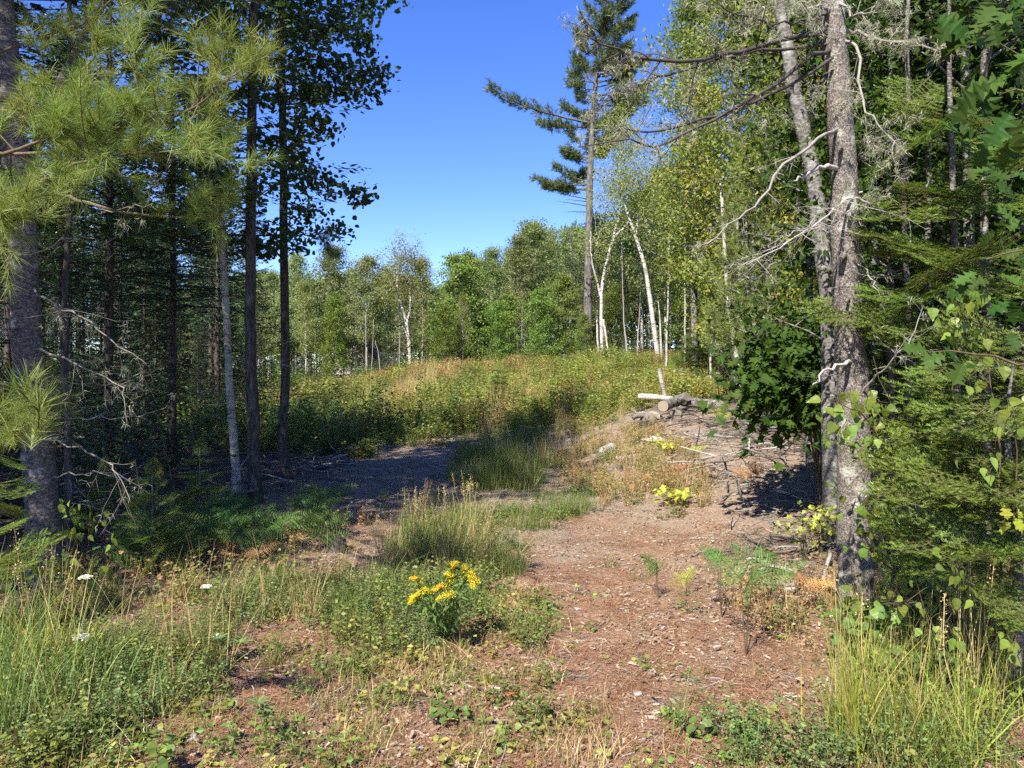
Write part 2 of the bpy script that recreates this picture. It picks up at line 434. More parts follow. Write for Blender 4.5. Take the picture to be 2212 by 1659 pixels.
# ------------------------------------------------------------------ leaf and needle templates (y along the leaf, z its face)
def T(v, f): return np.array(v, float), np.array(f, np.int64)
LEAF = T([(0, 0, 0), (.34, .42, .06), (0, 1, -.04), (-.34, .42, .06)], [(0, 1, 2), (0, 2, 3)])
ROUND = T([(0, 0, 0), (.42, .22, .05), (.45, .6, .06), (0, 1.02, -.05), (-.45, .6, .06), (-.42, .22, .05)],
          [(0, 1, 2), (0, 2, 3), (0, 3, 4), (0, 4, 5)])
STAR = T([(0, 0, 0), (.5, .1, .03), (.3, .42, .05), (.46, .72, 0), (.16, .66, .05), (0, 1.05, -.04), (-.16, .66, .05), (-.46, .72, 0), (-.3, .42, .05), (-.5, .1, .03)],
         [(0, 1, 2), (0, 2, 4), (2, 3, 4), (0, 4, 5), (0, 5, 6), (0, 6, 8), (6, 7, 8), (0, 8, 9)])
LOBE = T([(0, 0, 0), (.52, .22, .03), (.2, .5, .05), (0, 1.08, -.05), (-.2, .5, .05), (-.52, .22, .03)], [(0, 1, 2), (0, 2, 3), (0, 3, 4), (0, 4, 5)])
NEEDLE = T([(-.5, 0, 0), (.5, 0, 0), (0, 1, 0)], [(0, 1, 2)])
CARD = T([(0, 0, 0), (.16, .35, .02), (0, 1, -.06), (-.16, .35, .02)], [(0, 1, 2), (0, 2, 3)])

def rdir(n, up=0.0, s=1.0):
    v = rng.normal(0, s, (n, 3)); v[:, 2] += up
    return nrm(v)

def leaves_at(mb, pts, n_each, sig, size, tpl, m=1, hang=.25, flat=.7, rlo=0., rhi=1.):
    """clumps of leaves scattered round twig points"""
    pts = np.asarray(pts); N = len(pts) * n_each
    P = np.repeat(pts, n_each, 0) + rng.normal(0, 1, (N, 3)) * np.asarray(sig)
    d = rdir(N); d[:, 2] -= hang; 
    up = rdir(N, flat * 1.6) + np.array(-SUN_TRAVEL) * .7      # leaves turn towards the light
    clump = np.repeat(rng.random(len(pts)), n_each)
    rnd = np.clip(rlo + (rhi - rlo) * (.55 * clump + .45 * rng.random(N)), 0, 1)
    mb.tpl(tpl[0], tpl[1], P, frames(d, up), size * rng.uniform(.6, 1.25, N), rnd, m)

def trunk_path(Ht, wob, n=14, lean=(0, 0)):
    z = np.linspace(-.3, Ht, n); t = np.clip(z / Ht, 0, 1)
    p = np.stack((lean[0] * t ** 1.3, lean[1] * t ** 1.3, z), -1)
    p[:, :2] += np.cumsum(rng.normal(0, wob, (n, 2)), 0) * .4
    p[:, :2] -= p[0, :2] * 0
    return p
def along(path, t):
    u = t * (len(path) - 1); i = min(int(u), len(path) - 2); f = u - i
    return path[i] * (1 - f) + path[i + 1] * f

def broadleaf(seed, Ht, r0, cb, R, nleaf, lsize, leaf, bark, tpl=LEAF, nbr=44, elev=(.35, .9), sig=.22, lean=(0, 0), wob=.05,
              ptrunk=None, top=.55, rr=(0., 1.), flat=.6, sides=7, prune=None, subs=5):
    global rng
    keep = rng; rng = np.random.default_rng(seed)
    tb, cbm = MB(), MB()
    p = trunk_path(Ht, wob, lean=lean) if ptrunk is None else np.asarray(ptrunk)
    n = len(p); t = np.linspace(0, 1, n)
    tb.tube(p, r0 * (1 - t) ** .8 * (1 + .5 * np.exp(-t * 30)) + .012, sides, .5, 0, rough=.08)
    tips = []
    for i in range(nbr):
        u = (i + rng.random()) / nbr
        tt = cb + (.98 - cb) * u
        a0 = along(p, tt); az = i * 2.399 + rng.normal(0, .35)
        prof = (top + (1 - top) * math.sin(PI * min(1, .15 + u * .85))) * (1 - u ** 4 * .7)
        Lb = R * prof * rng.uniform(.45, 1.2)
        el = elev[0] + (elev[1] - elev[0]) * u + rng.normal(0, .12)
        d = np.array((math.cos(az) * math.cos(el), math.sin(az) * math.cos(el), math.sin(el)))
        if prune is not None and not prune(a0, d): continue
        k = 6; s = np.linspace(0, 1, k)[:, None]
        br = a0 + d * Lb * s + np.array((0, 0, .12 * Lb)) * s ** 2 + np.cumsum(rng.normal(0, .035 * Lb, (k, 3)), 0) * s
        rb = r0 * (1 - tt) * .45 + .008
        tb.tube(br, rb * (1 - s[:, 0] * .85), 4, .5, 0, cap=False)
        for j in range(subs):
            q = along(br, .3 + .7 * (j + rng.random()) / subs)
            off = rng.normal(0, .17 * Lb + .12, 3); off[2] = abs(off[2]) * .4 + .02
            e = q + off
            tb.tube(np.array((q, (q + e) / 2 + rng.normal(0, .03, 3), e)), np.array((.010, .007, .003)) * (1 + r0 * 3), 3, .5, 0, cap=False)
            tips += [e, (q + e) / 2]
        tips.append(br[-1])
    tips = np.array(tips)
    leaves_at(cbm, tips, max(1, int(nleaf / len(tips))), (sig, sig, sig * .75), lsize, tpl, 0, flat=flat, rlo=rr[0], rhi=rr[1])
    rng = keep
    return [("trunk", tb.mesh("trunk", bark)), ("crown", cbm.mesh("crown", leaf))]

def conifer(seed, Ht, r0, cb, R, leaf, bark, step=.26, per=5, cards=26, csize=.2, droop=.25, dead=0, deadmat=None, narrow=1.0, lean=(0, 0), sides=7, wob=.03):
    """spruce / fir: whorls of drooping boughs clothed in twig sprays; dead lower boughs optional"""
    global rng
    keep = rng; rng = np.random.default_rng(seed)
    tb, cm, db = MB(), MB(), MB()
    p = trunk_path(Ht, wob, lean=lean); t = np.linspace(0, 1, len(p))
    tb.tube(p, r0 * (1 - t) ** .9 * (1 + .4 * np.exp(-t * 30)) + .006, sides, .5, 0, rough=.08)
    z = cb * Ht; k = 0
    PT, D, UPV, S, RN = [], [], [], [], []
    while z < Ht * .99:
        u = (z - cb * Ht) / (Ht * (1 - cb) + 1e-6)
        for j in range(per):
            az = j * 2 * PI / per + k * .9 + rng.normal(0, .25)
            Lb = (R * (1 - u) ** narrow + .12) * rng.uniform(.55, 1.15)
            if rng.random() < .12: continue
            a0 = along(p, min(.995, z / Ht)) ; a0 = a0 + np.array((0, 0, rng.normal(0, .05)))
            s = np.linspace(0, 1, 5)[:, None]
            d = np.array((math.cos(az), math.sin(az), .25 + .5 * u))
            br = a0 + d * Lb * s + np.array((0, 0, -1.)) * droop * Lb * (s ** 1.6) * (1 - .6 * u) + np.array((0, 0, .12 * Lb)) * s ** 4
            tb.tube(br, (.018 * Lb / max(R, .5) + .006) * (1 - .8 * s[:, 0]), 3, .5, 0, cap=False)
            nc = max(6, int(cards * Lb / R * (1.3 if u > .6 else 1)))
            tt = rng.uniform(.15, 1, nc) ** .8
            q = np.array([along(br, x) for x in tt])
            tang = nrm(br[-1] - br[0])
            side = np.cross(tang, UP); side = side / (np.linalg.norm(side) + 1e-6)
            sg = rng.choice((-1., 1.), nc)
            spread = (Lb * .38 * (1.05 - tt)) * rng.random(nc)
            q2 = q + side * (sg * spread)[:, None] + rng.normal(0, .03, (nc, 3)) - np.array((0, 0, 1.)) * (spread * .25)[:, None]
            dd = tang * 0.7 + side * (sg * rng.uniform(.3, 1.1, nc))[:, None] + rng.normal(0, .25, (nc, 3)); dd[:, 2] -= .12
            PT.append(q2); D.append(dd); UPV.append(rdir(nc, 1.6)); S.append(csize * rng.uniform(.55, 1.3, nc)); RN.append(np.clip(rng.normal(.5, .28, nc), 0, 1))
        z += step * (1.15 - .45 * u); k += 1
    PT, D, UPV, S, RN = (np.concatenate(x) for x in (PT, D, UPV, S, RN))
    cm.tpl(*CARD, PT, frames(D, UPV), S, RN, 0)
    parts = [("trunk", tb.mesh("trunk", bark)), ("crown", cm.mesh("crown", leaf))]
    if dead:
        for i in range(dead):
            z = rng.uniform(.06, cb + .06) * Ht; az = rng.random() * 2 * PI; Lb = R * rng.uniform(.35, .95)
            s = np.linspace(0, 1, 6)[:, None]; a0 = along(p, z / Ht)
            d = np.array((math.cos(az), math.sin(az), rng.uniform(-.25, .2)))
            br = a0 + d * Lb * s - np.array((0, 0, .25 * Lb)) * s ** 2 + np.cumsum(rng.normal(0, .03 * Lb, (6, 3)), 0) * s
            rn = rng.random()
            db.tube(br, (.011 * (1 - .8 * s[:, 0])) * (.6 + Lb * .5), 3, rn, 0, cap=False)
            for j in range(rng.integers(3, 7)):
                q = along(br, rng.uniform(.3, 1)); e = q + rng.normal(0, .16 * Lb, 3)
                db.tube(np.array((q, (q + e) / 2 + rng.normal(0, .02, 3), e)), (.005, .004, .0015), 3, rn, 0, cap=False)
        parts.append(("dead_branches", db.mesh("dead_branches", deadmat)))
    rng = keep
    return parts

def tuft_tpl(n, L, w, cone=(.35, 1.1), spread=.12, seed=1):
    """a brush of long pine needles round a shoot tip pointing along y"""
    g = np.random.default_rng(seed)
    az = g.random(n) * 2 * PI; th = g.uniform(*cone, n)
    d = np.stack((np.sin(th) * np.cos(az), np.cos(th), np.sin(th) * np.sin(az)), -1)
    o = np.stack((np.zeros(n), g.uniform(-spread, .02, n), np.zeros(n)), -1)
    b = MB(); Rm = frames(d, nrm(g.normal(0, 1, (n, 3))))
    v = []
    ll = L * g.uniform(.75, 1.1, n)
    tv = np.array([(-w / 2, 0, 0), (w / 2, 0, 0), (-w * .35, .55, 0), (w * .35, .55, 0), (0, 1, 0)])
    S = np.stack((np.ones(n), ll, np.ones(n)), -1)
    V = np.matmul(tv[None] * S[:, None], np.transpose(Rm, (0, 2, 1))) + o[:, None]
    V[:, 2:4, 2] -= (.02 * ll)[:, None]; V[:, 4, 2] -= .10 * ll
    f = np.array([(0, 1, 3), (0, 3, 2), (2, 3, 4)])
    F = (f[None] + (np.arange(n) * 5)[:, None, None]).reshape(-1, 3)
    return V.reshape(-1, 3), F

def pine(seed, Ht, r0, branches, leaf, bark, ptrunk=None, tuft=12, tl=.22, tw=.02, tufts=26, sides=9):
    """white pine: given boughs [(height fraction, azimuth, length, rise)] with brushes of needles at every shoot"""
    global rng
    keep = rng; rng = np.random.default_rng(seed)
    tb, cm = MB(), MB()
    p = trunk_path(Ht, .04) if ptrunk is None else np.asarray(ptrunk); t = np.linspace(0, 1, len(p))
    tb.tube(p, r0 * (1 - t) ** .75 * (1 + .35 * np.exp(-t * 30)) + .01, sides, .5, 0, rough=.06)
    TP, TD = [], []
    for (tt, az, Lb, rise) in branches:
        a0 = along(p, tt); s = np.linspace(0, 1, 8)[:, None]
        d = np.array((math.cos(az), math.sin(az), rise))
        br = a0 + d * Lb * s + np.array((0, 0, .22 * Lb)) * s ** 3 - np.array((0, 0, .10 * Lb)) * s + np.cumsum(rng.normal(0, .02 * Lb, (8, 3)), 0) * s
        tb.tube(br, (.012 * Lb + .02) * (1 - .85 * s[:, 0]), 4, .5, 0, cap=False)
        ns = max(8, int(tufts * Lb))
        tang = nrm(d)
        side = np.cross(tang, UP); side /= np.linalg.norm(side) + 1e-6
        for j in range(ns):
            x = rng.uniform(.22, 1) ** .7
            q = along(br, x); w = min(.30 * Lb, .9) * (1.15 - x) + .10
            sg = rng.choice((-1, 1))
            e = q + side * sg * w * rng.random() * 1.2 + tang * rng.uniform(0, .35) + UP * rng.uniform(-.12, .34)
            if rng.random() < .4: tb.tube(np.array((q, e)), (.008, .004), 3, .5, 0, cap=False)
            TP.append(e); TD.append(tang * .6 + side * sg * .5 + UP * rng.uniform(.1, .7) + rng.normal(0, .25, 3))
        TP.append(br[-1]); TD.append(tang)
    tv = [tuft_tpl(tuft, tl, tw, seed=seed + i) for i in range(3)]
    TP, TD = np.array(TP), np.array(TD)
    for i in range(3):
        sel = slice(i, None, 3); N = len(TP[sel])
        cm.tpl(*tv[i], TP[sel], frames(TD[sel], rdir(N, 1)), rng.uniform(.75, 1.25, N), np.clip(rng.normal(.5, .25, N), 0, 1), 0)
    rng = keep
    return [("trunk", tb.mesh("trunk", bark)), ("crown", cm.mesh("crown", leaf))]

def deadwood(mb, br, r, nsub, sub=.35, depth=2, rn=.5, down=0., curl=.0, sides=4, m=0, umin=.2):
    """a bare branch along polyline br with forking twigs; returns points along the twigs (for lichen)"""
    br = np.asarray(br); n = len(br); s = np.linspace(0, 1, n)
    mb.tube(br, r * (1 - .8 * s), sides, rn, m, cap=False, rough=.2)
    Lb = np.linalg.norm(np.diff(br, axis=0), axis=1).sum()
    out = [br]
    if depth <= 0: return np.concatenate(out)
    for j in range(nsub):
        x = rng.uniform(umin, 1)
        i = min(int(x * (n - 1)), n - 2); q = along(br, x); tg = nrm(br[i + 1] - br[i])
        d = nrm(tg * .7 + rng.normal(0, .6, 3) + np.array((0, 0, -down)))
        Ls = sub * Lb * rng.uniform(.3, 1) * (1.15 - x * .7)
        k = 5; ss_ = np.linspace(0, 1, k)[:, None]
        b2 = q + d * Ls * ss_ + np.cumsum(rng.normal(0, .05 * Ls, (k, 3)), 0) * ss_ + np.array((0, 0, curl * Ls)) * ss_ ** 2
        out.append(deadwood(mb, b2, max(r * .38 * (1.1 - x * .5), .0012), max(2, nsub // 3), .5, depth - 1, rn, down, curl, 3, m))
    return np.concatenate(out)

def lichen(mb, pts, n, L=.05, w=.0015, m=0):
    n = int(n * 1.7)
    """beard lichen: hanging strands at points on a branch"""
    i = rng.integers(0, len(pts), n // 6)
    c = np.repeat(pts[i], 6, 0); N = len(c)
    P = c + rng.normal(0, .010, (N, 3))
    d = rng.normal(0, .75, (N, 3)); d[:, 2] -= .65
    S = np.stack((np.full(N, w * 2), L * rng.uniform(.3, 1.2, N), np.ones(N)), -1)
    mb.tpl(*NEEDLE, P, frames(d, rdir(N)), S, rng.random(N), m)

# ------------------------------------------------------------------ instanced ground cover (geometry nodes; nobody could count it)
def gn_cover(name, pts, rots, scl, idx, sources, label, cat):
    coll = bpy.data.collections.new(name + "_kinds")
    for i, me in enumerate(sources):
        o = bpy.data.objects.new("%s_kind_%02d" % (name, i), me); coll.objects.link(o)
    me = bpy.data.meshes.new(name); pts = np.asarray(pts, np.float32)
    me.vertices.add(len(pts)); me.vertices.foreach_set("co", pts.ravel())
    def attr(n, typ, key, a):
        x = me.attributes.new(n, typ, 'POINT'); x.data.foreach_set(key, a)
    attr("irot", 'FLOAT_VECTOR', "vector", np.asarray(rots, np.float32).ravel())
    s = np.asarray(scl, np.float32); s = np.repeat(s[:, None], 3, 1) if s.ndim == 1 else s
    attr("iscl", 'FLOAT_VECTOR', "vector", s.ravel())
    attr("iidx", 'INT', "value", np.asarray(idx, np.int32))
    o = ob(name, me); tag(o, label, cat, kind="stuff")
    ng = bpy.data.node_groups.new(name + "_scatter", 'GeometryNodeTree')
    ng.interface.new_socket("Geometry", in_out='INPUT', socket_type='NodeSocketGeometry')
    ng.interface.new_socket("Geometry", in_out='OUTPUT', socket_type='NodeSocketGeometry')
    N, L = ng.nodes.new, ng.links.new
    gi, go = N("NodeGroupInput"), N("NodeGroupOutput")
    ci = N("GeometryNodeCollectionInfo"); ci.inputs['Collection'].default_value = coll
    ci.inputs['Separate Children'].default_value = True; ci.inputs['Reset Children'].default_value = True
    ip = N("GeometryNodeInstanceOnPoints"); ip.inputs['Pick Instance'].default_value = True
    for an, typ, sock in (("irot", 'FLOAT_VECTOR', 'Rotation'), ("iscl", 'FLOAT_VECTOR', 'Scale'), ("iidx", 'INT', 'Instance Index')):
        a = N("GeometryNodeInputNamedAttribute"); a.data_type = typ; a.inputs['Name'].default_value = an
        L(a.outputs[0], ip.inputs[sock])
    L(gi.outputs[0], ip.inputs['Points']); L(ci.outputs[0], ip.inputs['Instance']); L(ip.outputs[0], go.inputs[0])
    md = o.modifiers.new("scatter", 'NODES'); md.node_group = ng
    return o

def blades(mb, n, h, w, spread, bend=.5, rlo=0., rhi=1., m=0, base=.02, seg=3):
    """a tuft of curved grass blades"""
    az = rng.random(n) * 2 * PI; b = np.abs(rng.normal(0, bend, n)); hh = h * rng.uniform(.45, 1.1, n)
    bx = rng.normal(0, base, (n, 2))
    t = np.linspace(0, 1, seg + 1)
    out = np.stack((np.cos(az), np.sin(az)), -1)
    lean = (b[:, None] * t[None] ** 1.8 + spread * rng.random(n)[:, None] * t[None]) * hh[:, None]
    xy = bx[:, None] + out[:, None] * lean[..., None]
    z = hh[:, None] * t[None] * (1 - .28 * np.minimum(1.2, b)[:, None] * t[None] ** 2) - .02
    c = np.concatenate((xy, z[..., None]), -1)
    sidev = np.stack((-np.sin(az + rng.normal(0, .6, n)), np.cos(az), np.zeros(n)), -1)
    ww = w * (1 - t[None] ** 1.5 * .9) * rng.uniform(.6, 1.2, n)[:, None]
    L = c - sidev[:, None] * ww[..., None] / 2; Rr = c + sidev[:, None] * ww[..., None] / 2
    v = np.stack((L, Rr), 2).reshape(n, -1, 3)
    k = np.arange(seg)[:, None] * 2
    f = np.concatenate([k, k + 1, k + 3, k + 2], 1)
    F = (f[None] + (np.arange(n) * (seg + 1) * 2)[:, None, None]).reshape(-1, 4)
    r = np.repeat(np.clip(rng.uniform(rlo, rhi, n), 0, 1), (seg + 1) * 2)
    mb.add(v.reshape(-1, 3), F, r, m)

def stems_leaves(mb, ns, h, lsize, per, spread, tpl=LEAF, sm=0, lm=1, rlo=0., rhi=1., base=.06, stem_r=.0025, low=.15, hang=.1):
    """upright weed or shrublet: stems with leaves all along them"""
    PT, D = [], []
    for i in range(ns):
        az = rng.random() * 2 * PI; sp = rng.random() * spread; hh = h * rng.uniform(.6, 1.1)
        s = np.linspace(0, 1, 6)[:, None]
        b = np.array((*rng.normal(0, base, 2), -.02))
        q = b + np.array((math.cos(az) * sp, math.sin(az) * sp, 1.)) * hh * s + np.cumsum(rng.normal(0, .025 * hh, (6, 3)), 0) * s
        mb.tube(q, stem_r * (1.2 - s[:, 0]), 3, rng.random(), sm, cap=False)
        for x in rng.uniform(low, 1.0, per):
            a2 = rng.random() * 2 * PI
            PT.append(along(q, x)); D.append((math.cos(a2), math.sin(a2), rng.uniform(-.3, .5) - hang))
    PT, D = np.array(PT), np.array(D); N = len(PT)
    mb.tpl(*tpl, PT + nrm(D) * lsize * .25, frames(D, rdir(N, 1.6)), lsize * rng.uniform(.6, 1.25, N), np.clip(rng.uniform(rlo, rhi, N), 0, 1), lm)
# ------------------------------------------------------------------ the tree kinds of the far wood
LIB = {}
for i in range(3):
    LIB['aspen%d' % i] = (11.0, broadleaf(100 + i, 11, .085, .36, 2.3, 12000, .14, M['aspen_far'], M['birch_grey'], LEAF, 50, (.35, .95), .24, top=.7))
    LIB['maple%d' % i] = (8.0, broadleaf(120 + i, 8, .06, .20, 2.0, 8500, .16, M['maple'], M['bark_grey'], LEAF, 42, (.15, .85), .22, rr=(0, .8), top=.75))
    LIB['spruce%d' % i] = (10.0, conifer(140 + i, 10, .09, .18, 1.35, M['fir_dark'], M['bark_dark'], .24, 5, 46, .17, .35, 16, M['dead']))
for i in range(2):
    LIB['birch%d' % i] = (11.0, broadleaf(160 + i, 11, .085, .36, 2.0, 9500, .125, M['birch_leaf'], M['birch'], LEAF, 44, (.4, 1.0), .24, wob=.09, top=.7))
    LIB['pinelet%d' % i] = (9.0, pine(170 + i, 9, .10, [(.18 + .8 * k / 46, k * 2.4, 1.9 * (1 - k / 52), .25) for k in range(46)], M['pine'], M['bark_grey'], None, 10, .17, .022, 22, 7))
LIB['snag0'] = (7.0, [("trunk", None), ("dead_branches", None)])
def snag(seed, Ht, r0):
    global rng
    keep = rng; rng = np.random.default_rng(seed)
    tb, db = MB(), MB(); p = trunk_path(Ht, .03)
    tb.tube(p, r0 * (1 - np.linspace(0, 1, len(p))) ** .8 + .008, 7, .5, 0)
    for i in range(70):
        z = rng.uniform(.08, .97); az = rng.random() * 2 * PI; Lb = 1.1 * (1 - z * .7) * rng.uniform(.5, 1.1)
        s = np.linspace(0, 1, 6)[:, None]
        br = along(p, z) + np.array((math.cos(az), math.sin(az), .25)) * Lb * s - np.array((0, 0, .75 * Lb)) * s ** 2.2
        db.tube(br, .012 * (1 - .7 * s[:, 0]), 3, .8, 0, cap=False)
    rng = keep
    return [("trunk", tb.mesh("trunk", M['dead'])), ("dead_branches", db.mesh("dead_branches", M['dead']))]
LIB['snag0'] = (7.0, snag(181, 7, .08))
CATS = dict(aspen="tree", maple="tree", spruce="tree", birch="tree", pinelet="tree", snag="dead tree")
def tree(kind, px, topy, d, label, group=None, name=None, sxy=1.0, rz=None):
    b = gd(px, d); h0, parts = LIB[kind]
    ht = EYE + (CYP - topy) / FPX * d - b[2]
    s = max(.25, ht / h0)
    nm = name or {'aspen': 'aspen_tree', 'maple': 'maple_tree', 'spruce': 'spruce_tree', 'birch': 'birch_tree', 'pinelet': 'pine_tree', 'snag': 'dead_spruce'}[kind.rstrip('0123456789')]
    b[2] -= .05
    return plant(nm, parts, b, rng.random() * 6.28 if rz is None else rz, (s * sxy, s * sxy, s), label, CATS[kind.rstrip('0123456789')], group)

GF = "trees of the far wood edge"
for k, px, ty, d, sx, lab in [
    ('aspen0', 640, 556, 56, 1.0, "pale green aspen rising just beyond the dark slim trunk beside the meadow"),
    ('aspen1', 716, 543, 58, 1.1, "tall grey green aspen left of the small pale house"),
    ('maple0', 722, 640, 50, .8, "low bright green maple just left of the small pale house"),
    ('aspen2', 792, 556, 55, .95, "straight pale trunked aspen in front of the small pale house"),
    ('spruce0', 838, 640, 52, 1.0, "thin dark spruce standing between the house and the white forked birch"),
    ('aspen0', 912, 566, 57, .8, "green aspen just right of the white forked birch"),
    ('spruce1', 936, 618, 62, .8, "short dark spruce in the dip of the far tree line"),
    ('maple1', 985, 557, 54, 1.0, "dark green maple right of the dip in the far tree line"),
    ('maple2', 1018, 553, 58, .9, "double topped dark maple behind the russet meadow crest"),
    ('spruce2', 1052, 570, 60, .9, "dark narrow spruce left of the two tall pale aspens"),
    ('aspen1', 1118, 518, 56, .9, "pale aspen with thin top, left of the tallest far aspen"),
    ('aspen2', 1156, 484, 58, 1.15, "tallest silvery aspen of the far edge left of the big pine"),
    ('pinelet0', 1230, 484, 56, 1.05, "soft needled young pine close behind the big pine's trunk"),
    ('maple0', 1166, 628, 45, 1.0, "sunlit bright maple sapling below the tallest far aspen"),
    ('maple2', 1218, 600, 46, .9, "sunlit slender maple sapling left of the big pine's trunk"),
    ('maple1', 1075, 655, 48, 1.0, "bushy yellow green maple sapling behind the meadow crest"),
    ('birch1', 1000, 640, 50, .7, "small yellowing birch sapling among the dark maples behind the crest"),
    ('birch0', 1290, 470, 50, 1.0, "dense small leaved birch directly right of the big pine's trunk"),
    ('maple1', 1330, 620, 46, .8, "low green maple under the leaning white birches"),
    ('aspen0', 1385, 430, 52, 1.2, "tall aspen behind the leaning white birches"),
    ('spruce0', 1350, 600, 44, .8, "dark spruce at the feet of the leaning white birches"),
    ('birch1', 1440, 420, 46, 1.1, "yellow green birch right of the leaning white birches"),
    ('maple2', 1475, 520, 40, 1.1, "dense dark green maple right of the leaning white birches"),
    ('spruce1', 1490, 600, 36, .8, "dark spruce at the meadow's upper right corner"),
    ('aspen1', 1505, 330, 44, 1.2, "very tall aspen filling in behind the turning maple"),
    ('maple2', 960, 665, 49, 1.0, "small bright maple under the dip of the far tree line"),
    ('birch0', 660, 610, 53, .9, "yellow green birch left of the tall grey green aspen"),
    ('aspen2', 760, 585, 62, 1.0, "aspen rising directly behind the small pale house"),
    ('maple0', 1100, 640, 51, 1.0, "leafy maple left of the sunlit maple sapling under the tallest aspen"),
    ('maple2', 1262, 680, 44, .8, "small bushy maple at the big pine's foot"),
    ('aspen1', 1060, 545, 57, 1.0, "pale aspen between the dark maples and the two tall aspens"),
    ('aspen0', 835, 585, 56, .9, "pale aspen just left of the white forked birch"),
    ('snag0', 864, 640, 49, 1.0, "bare grey dead spruce with drooping ribs beside the white forked birch"),
    ('snag0', 1128, 660, 50, .9, "bare grey dead spruce under the tallest far aspen"),
]:
    tree(k, px, ty, d, lab, GF, sxy=sx)
# the mass behind the front row: trees no one can tell apart
GB = "crowded trees deep in the far wood"
n_ = 0
kinds = ['aspen0', 'aspen1', 'maple1', 'spruce2', 'birch0', 'aspen2', 'pinelet1', 'birch1']
for row, (d, ty) in enumerate(((63, 585), (70, 580), (78, 572), (88, 566), (100, 590))):
    for px in range(300 if row else 560, 1500, 34):
        p2 = px + rng.uniform(-14, 14) + row * 9
        if abs(p2 - 770) < 45 and row < 3: continue
        base = 600 - 95 * float(ss(950, 1200, p2)) - 150 * float(ss(1300, 1480, p2)) + 24 * float(ss(900, 940, p2)) * (1 - float(ss(950, 1010, p2)))
        k = kinds[int(rng.integers(0, len(kinds)))]
        tree(k, p2, base + rng.uniform(-8, 45), d, "one of the crowded trees deep in the far wood behind its front row", GB, sxy=rng.uniform(.8, 1.15))

# tall pine beside the meadow
pp = P_([(1270, 790, 45), (1270, 760, 45), (1270, 640, 45), (1272, 520, 45), (1274, 400, 45), (1280, 270, 45.2), (1290, 140, 45.3), (1303, 45, 45.4), (1310, 8, 45.4)])
pb = pp[0].copy(); pb[2] = hz(pb[0], pb[1]) - .1
pr = np.vstack((np.zeros(3), rel(pp, pb)[1:]))
pr = curve(pr, 26)
def tfrac(py):                                      # height fraction along the trunk polyline for a picture row
    z = EYE + (CYP - py) / FPX * 45 - pb[2]
    return float(np.interp(z, pr[:, 2], np.linspace(0, 1, len(pr))))
tp = []
gl = np.random.default_rng(5)
sp = 45 / FPX
for (py, side, px_len, rise) in [
    (410, -1, 105, .12), (395, -1, 75, .3), (402, -1, 118, .02), (372, -1, 95, .15), (352, -1, 60, .45), (345, 1, 35, .3), (340, -1, 92, .2), (322, -1, 50, .5),
    (262, -1, 205, .22), (268, -1, 120, .1), (250, -1, 70, .3), (275, 1, 80, .15), (300, 1, 60, .1), (255, 1, 105, .1), (318, 1, 60, .2),
    (228, 1, 110, .12), (215, -1, 45, .4), (205, 1, 120, .15), (190, -1, 55, .3), (180, 1, 100, .2), (165, 1, 95, .3), (150, -1, 50, .5), (140, 1, 80, .4),
    (118, -1, 48, .6), (105, 1, 105, .25), (90, 1, 75, .5), (78, -1, 42, .7), (60, 1, 100, .35), (45, -1, 40, .8), (35, 1, 70, .6), (22, -1, 36, .9), (10, 1, 55, .9), (0, -1, 30, 1.2),
]:
    for q in range(2 if px_len < 150 else 1):
        az = (0 if side > 0 else PI) + gl.normal(0, .75 if px_len < 110 else .2) * (1 if q == 0 else 1.6)
        tp.append((tfrac(py + gl.normal(0, 3)), az, px_len * sp * (1 if q == 0 else gl.uniform(.5, .9)), rise))
for q in range(34):
    py = gl.uniform(20, 335); az = gl.normal(0, 1.3) if gl.random() < .66 else gl.random() * 6.28
    tp.append((tfrac(py), az, gl.uniform(1.0, 3.2) * (.6 + .4 * py / 335), gl.uniform(.1, .5)))
bigpine = pine(41, 25, .31, tp, M['pine'], M['bark_tall'], pr, 12, .30, .026, 34, 12)
bp_ = root("pine_tree", pb, "very tall white pine with bare lower trunk beside the sunny meadow", "tree", None)
for n, me in bigpine: ob(n, me, bp_)
for (py, L_, dz) in ((440, 2.0, .25), (452, 1.6, -.1), (425, 2.3, .35), (516, 2.1, -.02), (430, 1.4, .1), (452, -.7, -.2)):
    db = MB(); a0 = along(pr, tfrac(py + 6)); s = np.linspace(0, 1, 7)[:, None]
    deadwood(db, a0 + np.array((-L_, -.2, dz)) * s + np.cumsum(rng.normal(0, .02, (7, 3)), 0) * s, .035, 4, .3, 1, .2)
    ob("dead_branch", db.mesh("dead_branch", M['dead_dark']), bp_)

